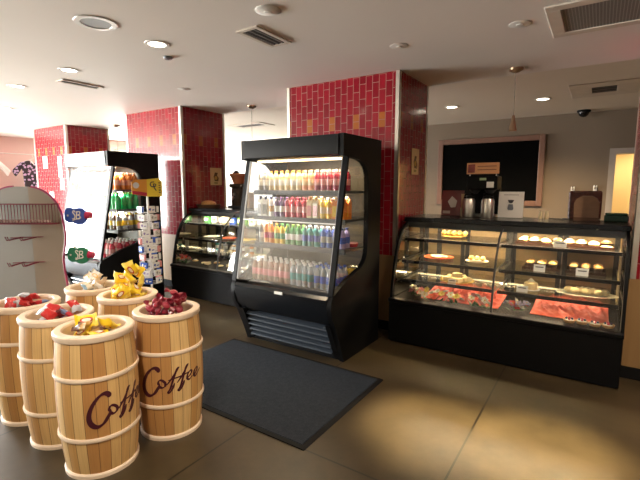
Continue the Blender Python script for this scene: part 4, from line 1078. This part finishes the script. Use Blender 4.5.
# board halves meet at a vertical fold (local x = 0); the arch tops out left of the fold
right = [(x+off+.03, z) for x, z in ro if x+off+.03 > 0]
polyR = [(0, .02)]+right+[(0, right[-1][1])]
left = [(-(x)-.16, z) for x, z in ro]
polyL = [(0, .02)]+[(x-.0, z) for x, z in left]+[(0, left[-1][1])]
Lm = Matrix.Rotation(radians(-8), 4, 'Z'); Rm = Matrix.Rotation(radians(-5), 4, 'Z')
obj('pegboard_panel', MB().prism(polyL, 'y', -.008, .008, mx=Lm), BOARD, t)['label'] = 'bluish lit left half of the pegboard'
obj('pegboard_panel', MB().prism(polyR, 'y', -.008, .008, mx=Rm), BOARDT, t)['label'] = 'tan right half of the pegboard'
obj('edge_trim', MB().tube([Rm @ Vector((x, 0, z)) for x, z in right], .011), MAGENTA, t)
obj('edge_trim', MB().tube([Lm @ Vector((x, 0, z)) for x, z in left], .011), MAGENTA, t)
obj('rack_base', MB().box(-.48, .33, -.16, .18, 0, .03, .006), MAGENTA, t)
def wire_basket(z0, z1, xa, xb, depth):
    mb = MB(); r = .0042
    for z in (z0, z1):
        rr = .006
        mb.tube([(xa, -.012, z), (xa, -depth, z), (xb, -depth, z), (xb, -.012, z)], rr)
    n = 26
    for k in range(n+1):
        x = xa+(xb-xa)*k/n; mb.tube([(x, -depth, z1), (x, -depth, z0), (x, -.02, z0-.0)], r, 4)
    for y in (-depth*.66, -depth*.33): mb.tube([(xa, y, z1), (xa, y, z0), (xb, y, z0), (xb, y, z1)], r, 4)
    return mb
obj('wire_basket', wire_basket(1.205, 1.385, -.46, .285, .13), REDWIRE, t)
for z in (1.07, .83):
    for x in (-.10, .03):
        mb = MB(); mb.tube([(x, -.01, z), (x-.03, -.16, z-.015), (x-.033, -.175, z+.02)], .0045); mb.tube([(x+.02, -.01, z), (x-.01, -.16, z-.015), (x-.013, -.175, z+.02)], .0045)
        obj('peg_hook', mb, REDWIRE, t)
    obj('hook_bar', MB().tube([(-.20, -.014, z-.008), (.17, -.014, z+.006)], .005), REDWIRE, t)
for k, (z, m, nm) in enumerate(((1.275, BLUE, 'blue'), (.90, GREEN, 'green'))):
    mb = MB(); P = [(.0, -.045), (.03, -.068), (.07, -.066), (.10, -.082), (.145, -.082), (.18, -.055), (.19, -.0), (.175, .05), (.13, .072), (.08, .06), (.05, .075), (.01, .06), (-.005, .02)]
    q = [(p[0], p[1]) for p in crom(P+[P[0]], 5)[:-1]]
    s = obj('bean_sign', MB().prism([(.335+x, z+y) for x, y in q], 'y', -.02, .012), m, t); s['label'] = f'{nm} bean shaped side sign with white script initials'
    obj('sign_tip', MB().cyl((.535-.012, -.004, z+.0), (.57, -.004, z+.0), .035, .03, 12), cm('tipred', (.42, .02, .08)), s)
    mb = MB()
    for pts in ([(.10, .03), (.085, .045), (.075, .03), (.095, .0), (.085, -.03), (.068, -.03)], [(.115, .04), (.105, -.03)], [(.112, .035), (.14, .035), (.138, .012), (.118, .004), (.14, -.005), (.135, -.03), (.105, -.032)], [(.07, -.045), (.15, -.02)]):
        mb.tube([(.335+p.x, -.023, z+p.y) for p in crom([(a, b) for a, b in pts], 5)], .0045, 5)
    obj('script_initials', mb, WHITEP, s)
    obj('sign_dot', MB().ball((.36, -.022, z+.0), .010, sy=.3, seg=8), WHITEP, s)
# sweets in the wire basket
for k in range(12):
    x = -.40+.055*k; p = Vector((x, -.075, 1.228)); wpos = Vector((RK[0], RK[1], 0))+Matrix.Rotation(math.atan2(UD.y, UD.x), 3, 'Z') @ p
    if k == 0:
        t0 = obj('candy_packet', MB().box(-.019, .019, -.03, .03, -.012, .012, .006), cm('packetpink', (.6, .46, .42)))
        o = t0
    else: o = t0.copy(); COL.objects.link(o)
    o.location = wpos; o.rotation_euler = (0, 0, math.atan2(UD.y, UD.x)+.2*((k % 3)-1)); tag(o, 'small pink candy packet lying in the red wire basket of the rack', 'candy packet', 'packets in the wire basket')

# ------------------------------------------------------------------ spinner rack with packets
SP = (-4.45, 3.03)
t = thing('spinner_rack', 'tall white wire spinner rack of packets with a yellow header, beside the far cooler', 'spinner rack', (*SP, 0), az_to_cam(*SP)+pi/2)
obj('pole', MB().cyl((0, 0, .02), (0, 0, 1.44), .012), WHITEP, t)
obj('foot', MB().lathe([(0, 0), (.17, 0), (.165, .012), (.03, .022), (0, .022)], seg=24), WHITEP, t)
PK = {}
def packet(c1, c2):
    if (c1, c2) in PK: return PK[c1, c2]
    r = thing('candy_pack', '-', 'candy pack')
    obj('pack_body', MB().prism([(-.041, 0), (.041, 0), (.047, .068), (-.047, .068)], 'y', -.013, .013), C(c1), r)
    mb = MB(); mb.prism([(-.032, .035), (-.012, .018), (-.004, .048), (-.02, .054)], 'y', -.0142, -.0132)
    mb.prism([(.006, .024), (.033, .027), (.033, .038), (.006, .035)], 'y', -.0142, -.0132)
    obj('pack_print', mb, C(c2), r); PK[c1, c2] = Proto(r); return PK[c1, c2]
for tier in range(10):
    z = 1.245-tier*.094; n = 5; a0 = tier*.21
    mb = MB(); R = .088
    mb.tube([(R*cos(2*pi*k/24), R*sin(2*pi*k/24), z-.004) for k in range(24)], .003, 4, closed=True)
    mb.tube([(-R, 0, z-.004), (R, 0, z-.004)], .003, 4); mb.tube([(0, -R, z-.004), (0, R, z-.004)], .003, 4)
    obj('wire_ring', mb, WHITEP, t)
    for k in range(n):
        a = a0+2*pi*k/n; b = a+t.rotation_euler.z
        c1, c2 = [('white', 'grey'), ('white', 'blue'), ('white', 'lilac'), ('rose', 'white'), ('white', 'grey'), ('white', 'lilac'), ('blue', 'white')][(k*2+tier*3+(tier//3)) % 7]
        if tier == 9 and k == 5: c1, c2 = 'yellow', 'blue'
        l = f'{c1} candy pack with {c2} print in the tall spinner rack'
        packet(c1, c2).put((SP[0]+.104*cos(b), SP[1]+.104*sin(b), z), (0, 0, b+pi/2), l, f'{c1} packs with {c2} print in the spinner')
for s, m, nm in ((-1, cm('headorange', (.80, .36, .05)), 'left'), (1, cm('headyellow', (.84, .62, .04)), 'right')):
    mx = Matrix.Translation((.0, -.02, 0)) @ Matrix.Rotation(radians(-s*12), 4, 'Z')
    poly = [(0, 1.43), (s*.165, 1.43+(.03 if s < 0 else 0)), (s*.17, 1.60), (s*.13, 1.645 if s > 0 else 1.625), (0, 1.63)]
    hb = obj('header_card', MB().prism(poly, 'y', -.004, .004, mx=mx), m, t); hb['label'] = f'{nm} half of the yellow header card'
    mb = MB()
    if s > 0:
        mb.tube([mx @ Vector((p.x, -.006, p.y)) for p in crom([(.085, 1.60), (.05, 1.595), (.04, 1.565), (.06, 1.545), (.095, 1.55), (.10, 1.57), (.075, 1.575), (.085, 1.53), (.105, 1.50)], 6)], .006, 5)
        obj('header_mark', mb, cm('ink', (.05, .05, .06)), hb)
        mb = MB()
        for q in range(5): mb.box(.132, .152, -.0055, -.0045, 1.47+q*.028, 1.484+q*.028, mx=mx)
        obj('header_text', mb, cm('brownink', (.16, .07, .02)), hb)
    else:
        mb.prism([(-.005, 1.435), (-.16, 1.462), (-.165, 1.50), (-.09, 1.49), (-.005, 1.475)], 'y', -.0055, -.0045, mx=mx)
        obj('header_band', mb, C('red'), hb)
        obj('header_patch', MB().prism([(-.12+.035*cos(a*.4), 1.56+.035*sin(a*.4)) for a in range(15)], 'y', -.0055, -.0045, mx=mx), C('white'), hb)

# ------------------------------------------------------------------ shirts by the salmon wall
def shirt(loc, rz, label, m, sleeves, w=.26, h=.62):
    t = thing('hanging_shirt', label, 'shirt', loc, rz)
    P = [(-w*.82, -h), (w*.82, -h), (w*.9, -.30), (w*.95, -.16), (w*1.5, -.36), (w*1.75, -.22), (w*1.05, -.03), (w*.35, .03), (w*.2, -.03), (-w*.2, -.03), (-w*.35, .03), (-w*1.05, -.03), (-w*1.75, -.22), (-w*1.5, -.36), (-w*.95, -.16), (-w*.9, -.30)]
    b = obj('shirt_body', MB().prism(P, 'y', -.045, .045), m, t)
    bv = b.modifiers.new('soft', 'BEVEL'); bv.width = .035; bv.segments = 3
    obj('collar', MB().tube([(-w*.3, -.046, .02), (-w*.1, -.06, -.06), (w*.1, -.06, -.06), (w*.3, -.046, .02)], .012), sleeves, t)
    obj('hanger', MB().tube([(-w*.9, 0, -.02), (0, 0, .07), (0, 0, .11), (0, .022, .125), (0, .034, .155), (0, .02, .178), (0, 0, .184), (0, -.022, .176)], .006), STEEL, t)
def floral():
    m, nt, out = new_mat('floral_fabric'); p = N(nt, 'ShaderNodeBsdfPrincipled'); tc = N(nt, 'ShaderNodeTexCoord')
    v = N(nt, 'ShaderNodeTexVoronoi'); v.inputs['Scale'].default_value = 16; nt.links.new(tc.outputs['Object'], v.inputs['Vector'])
    c = mixc(nt, math_node(nt, 'LESS_THAN', v.outputs['Distance'], .42), (.02, .015, .02), (.42, .30, .48))
    sp = N(nt, 'ShaderNodeSeparateXYZ'); nt.links.new(tc.outputs['Object'], sp.inputs[0])
    c = mixc(nt, math_node(nt, 'GREATER_THAN', sp.outputs[0], .04), c, (.82, .80, .78))
    nt.links.new(c, p.inputs['Base Color']); p.inputs['Roughness'].default_value = .8; nt.links.new(p.outputs[0], out.inputs[0]); return m
t = thing('garment_rail', 'steel garment rail standing before the salmon wall', 'clothes rail', (-11.1, 4.0, 0), radians(90))
for x in (-1.25, 1.25):
    obj('rail_post', MB().cyl((x, 0, .03), (x, 0, 2.29), .014), STEEL, t); obj('rail_foot', MB().box(x-.02, x+.02, -.25, .25, 0, .03, .006), STEEL, t)
obj('rail_bar', MB().cyl((-1.25, 0, 2.29), (1.25, 0, 2.29), .012), STEEL, t)
rm = Matrix.Rotation(radians(90), 3, 'Z')
for x, l, m, c in ((.62, 'black and lilac floral shirt with white side on the garment rail', floral(), cm('cloth', (.8, .78, .74))), (-.31, 'white shirt with red hem on the garment rail, at the frame edge', M('white_red_shirt', (.78, .74, .72), .8), C('red'))):
    p = Vector((-11.1, 4.0, 2.129))+rm @ Vector((x, 0, 0)); shirt((p.x, p.y, p.z), radians(90), l, m, c)

# ------------------------------------------------------------------ light
w = bpy.data.worlds.new('daylight'); sc.world = w; w.use_nodes = True; nt = w.node_tree; nt.nodes.clear()
out = N(nt, 'ShaderNodeOutputWorld'); bg = N(nt, 'ShaderNodeBackground'); tc = N(nt, 'ShaderNodeTexCoord'); sp = N(nt, 'ShaderNodeSeparateXYZ')
nt.links.new(tc.outputs['Generated'], sp.inputs[0])
cr = N(nt, 'ShaderNodeValToRGB'); e = cr.color_ramp.elements
e[0].position = .42; e[0].color = (.95, .90, .82, 1); e[1].position = .52; e[1].color = (1., 1., 1., 1); q = e.new(1.); q.color = (.62, .78, 1., 1)
nt.links.new(math_node(nt, 'MULTIPLY_ADD', sp.outputs[2], .5, .5), cr.inputs[0]); nt.links.new(cr.outputs[0], bg.inputs[0])
bg.inputs[1].default_value = 34.0; nt.links.new(bg.outputs[0], out.inputs[0])
def area(name, loc, target, sx, sy, power, col=(1, 1, 1), portal=False, spread=180):
    l = bpy.data.lights.new(name, 'AREA'); l.shape = 'RECTANGLE'; l.size = sx; l.size_y = sy; l.energy = power; l.color = col; l.spread = radians(spread)
    o = bpy.data.objects.new(name, l); COL.objects.link(o); o.location = loc
    o.rotation_euler = (Vector(target)-Vector(loc)).to_track_quat('-Z', 'Y').to_euler()
    if portal: l.cycles.is_portal = True
    return o
area('daylight_portal', (XL-.19, -.175, 1.375), (0, -.175, 1.375), 5.45, 2.25, 1, portal=True)
area('daylight_portal', (XL-.19, 6.9, 1.65), (0, 6.9, 1.65), 3.2, 1.9, 1, portal=True)
area('daylight_portal', (-10.3, YF-.19, 1.375), (-10.3, 9, 1.375), 2.0, 2.25, 1, portal=True)
def spot(name, loc, target, power, ang, blend=.6, col=(1, .78, .52), r=.05):
    l = bpy.data.lights.new(name, 'SPOT'); l.energy = power; l.spot_size = radians(ang); l.spot_blend = blend; l.color = col; l.shadow_soft_size = r
    o = bpy.data.objects.new(name, l); COL.objects.link(o); o.location = loc
    o.rotation_euler = (Vector(target)-Vector(loc)).to_track_quat('-Z', 'Y').to_euler(); return o
WARM = (1, .74, .45)
for x, y in ((-3.103, 2.272), (-5.708, 2.271), (-7.42, 2.77)): spot('downlight', (x, y, ZC-.02), (x, y, 0), 60, 100)
spot('downlight', (-.80, 2.20, ZC-.02), (-.80, 2.50, 0), 1000, 23, 1., (1, .80, .45), .08); spot('downlight', (-.18, 2.35, ZC-.02), (-.18, 2.62, 0), 1350, 25, 1., (1, .80, .45), .08)
spot('downlight', (-1.1, .05, ZC-.02), (-2.45, 1.35, .35), 210, 60, 1., (1, .88, .70), .12)  # added unseen spot that brightens the barrels from the camera side
area('case_shelf_lamp', (-.73, 4.40, .592), (-.73, 4.20, .44), 1.7, .02, 3.4, WARM)
area('case_shelf_lamp', (-4.19, 4.40, .592), (-4.19, 4.20, .44), 1.6, .02, 1.5, (1, .85, .62))
for x, y in ((-2.134, 7.161), (-.812, 7.277)): spot('downlight', (x, y, ZU-.02), (x, y, 0), 260, 140, .8, (1, .75, .45))
for x, y in ((1.1, 3.0), (1.3, .7)): spot('downlight', (x, y, ZC-.02), (x-.5, y+.1, 0), 105, 150, .7, (1, .80, .58))  # two unseen spots added at the right to brighten the column sides
spot('pantry_light', (.9, YB+1.2, 2.8), (.9, YB+1.2, 0), 120, 150, .5, (1, .82, .5))
# lamps inside coolers and cases
area('cooler_lamp', (-2.368, 3.20, 1.77), (-2.368, 3.35, .6), 1.0, .05, 7, (1, .74, .42))
area('cooler_shelf_lamp', (-2.368, 3.28, 1.455), (-2.368, 3.36, .9), 1.0, .04, 3.5, (1, .84, .60))
area('cooler_shelf_lamp', (-2.368, 3.28, 1.20), (-2.368, 3.36, .6), 1.0, .04, 2.2, (1, .9, .75))
area('cooler_lamp', (-5.62, 3.075, 1.77), (-5.62, 3.22, .6), .9, .05, 22, (1, .95, .88))
area('cooler_shelf_lamp', (-5.62, 3.16, 1.455), (-5.62, 3.24, .9), .9, .04, 8, (1, .95, .88))
area('cooler_shelf_lamp', (-5.62, 3.16, 1.20), (-5.62, 3.24, .6), .9, .04, 8, (1, .95, .88))
area('case_lamp', (-.705, 4.22, 1.128), (-.705, 4.26, 0), 1.75, .03, 33, WARM)
area('case_lamp', (-4.19, 4.22, 1.128), (-4.19, 4.26, 0), 1.65, .03, 12, (1, .85, .62))

# ------------------------------------------------------------------ render look
sc.view_settings.view_transform = 'Standard'; sc.view_settings.look = 'None'; sc.view_settings.exposure = .78; sc.view_settings.gamma = 1; sc.view_settings.use_curve_mapping = False
c = sc.cycles
c.max_bounces = 10; c.diffuse_bounces = 5; c.glossy_bounces = 5; c.transparent_max_bounces = 40; c.transmission_bounces = 6
c.caustics_reflective = False; c.caustics_refractive = False; c.sample_clamp_indirect = 6.; c.use_denoising = True
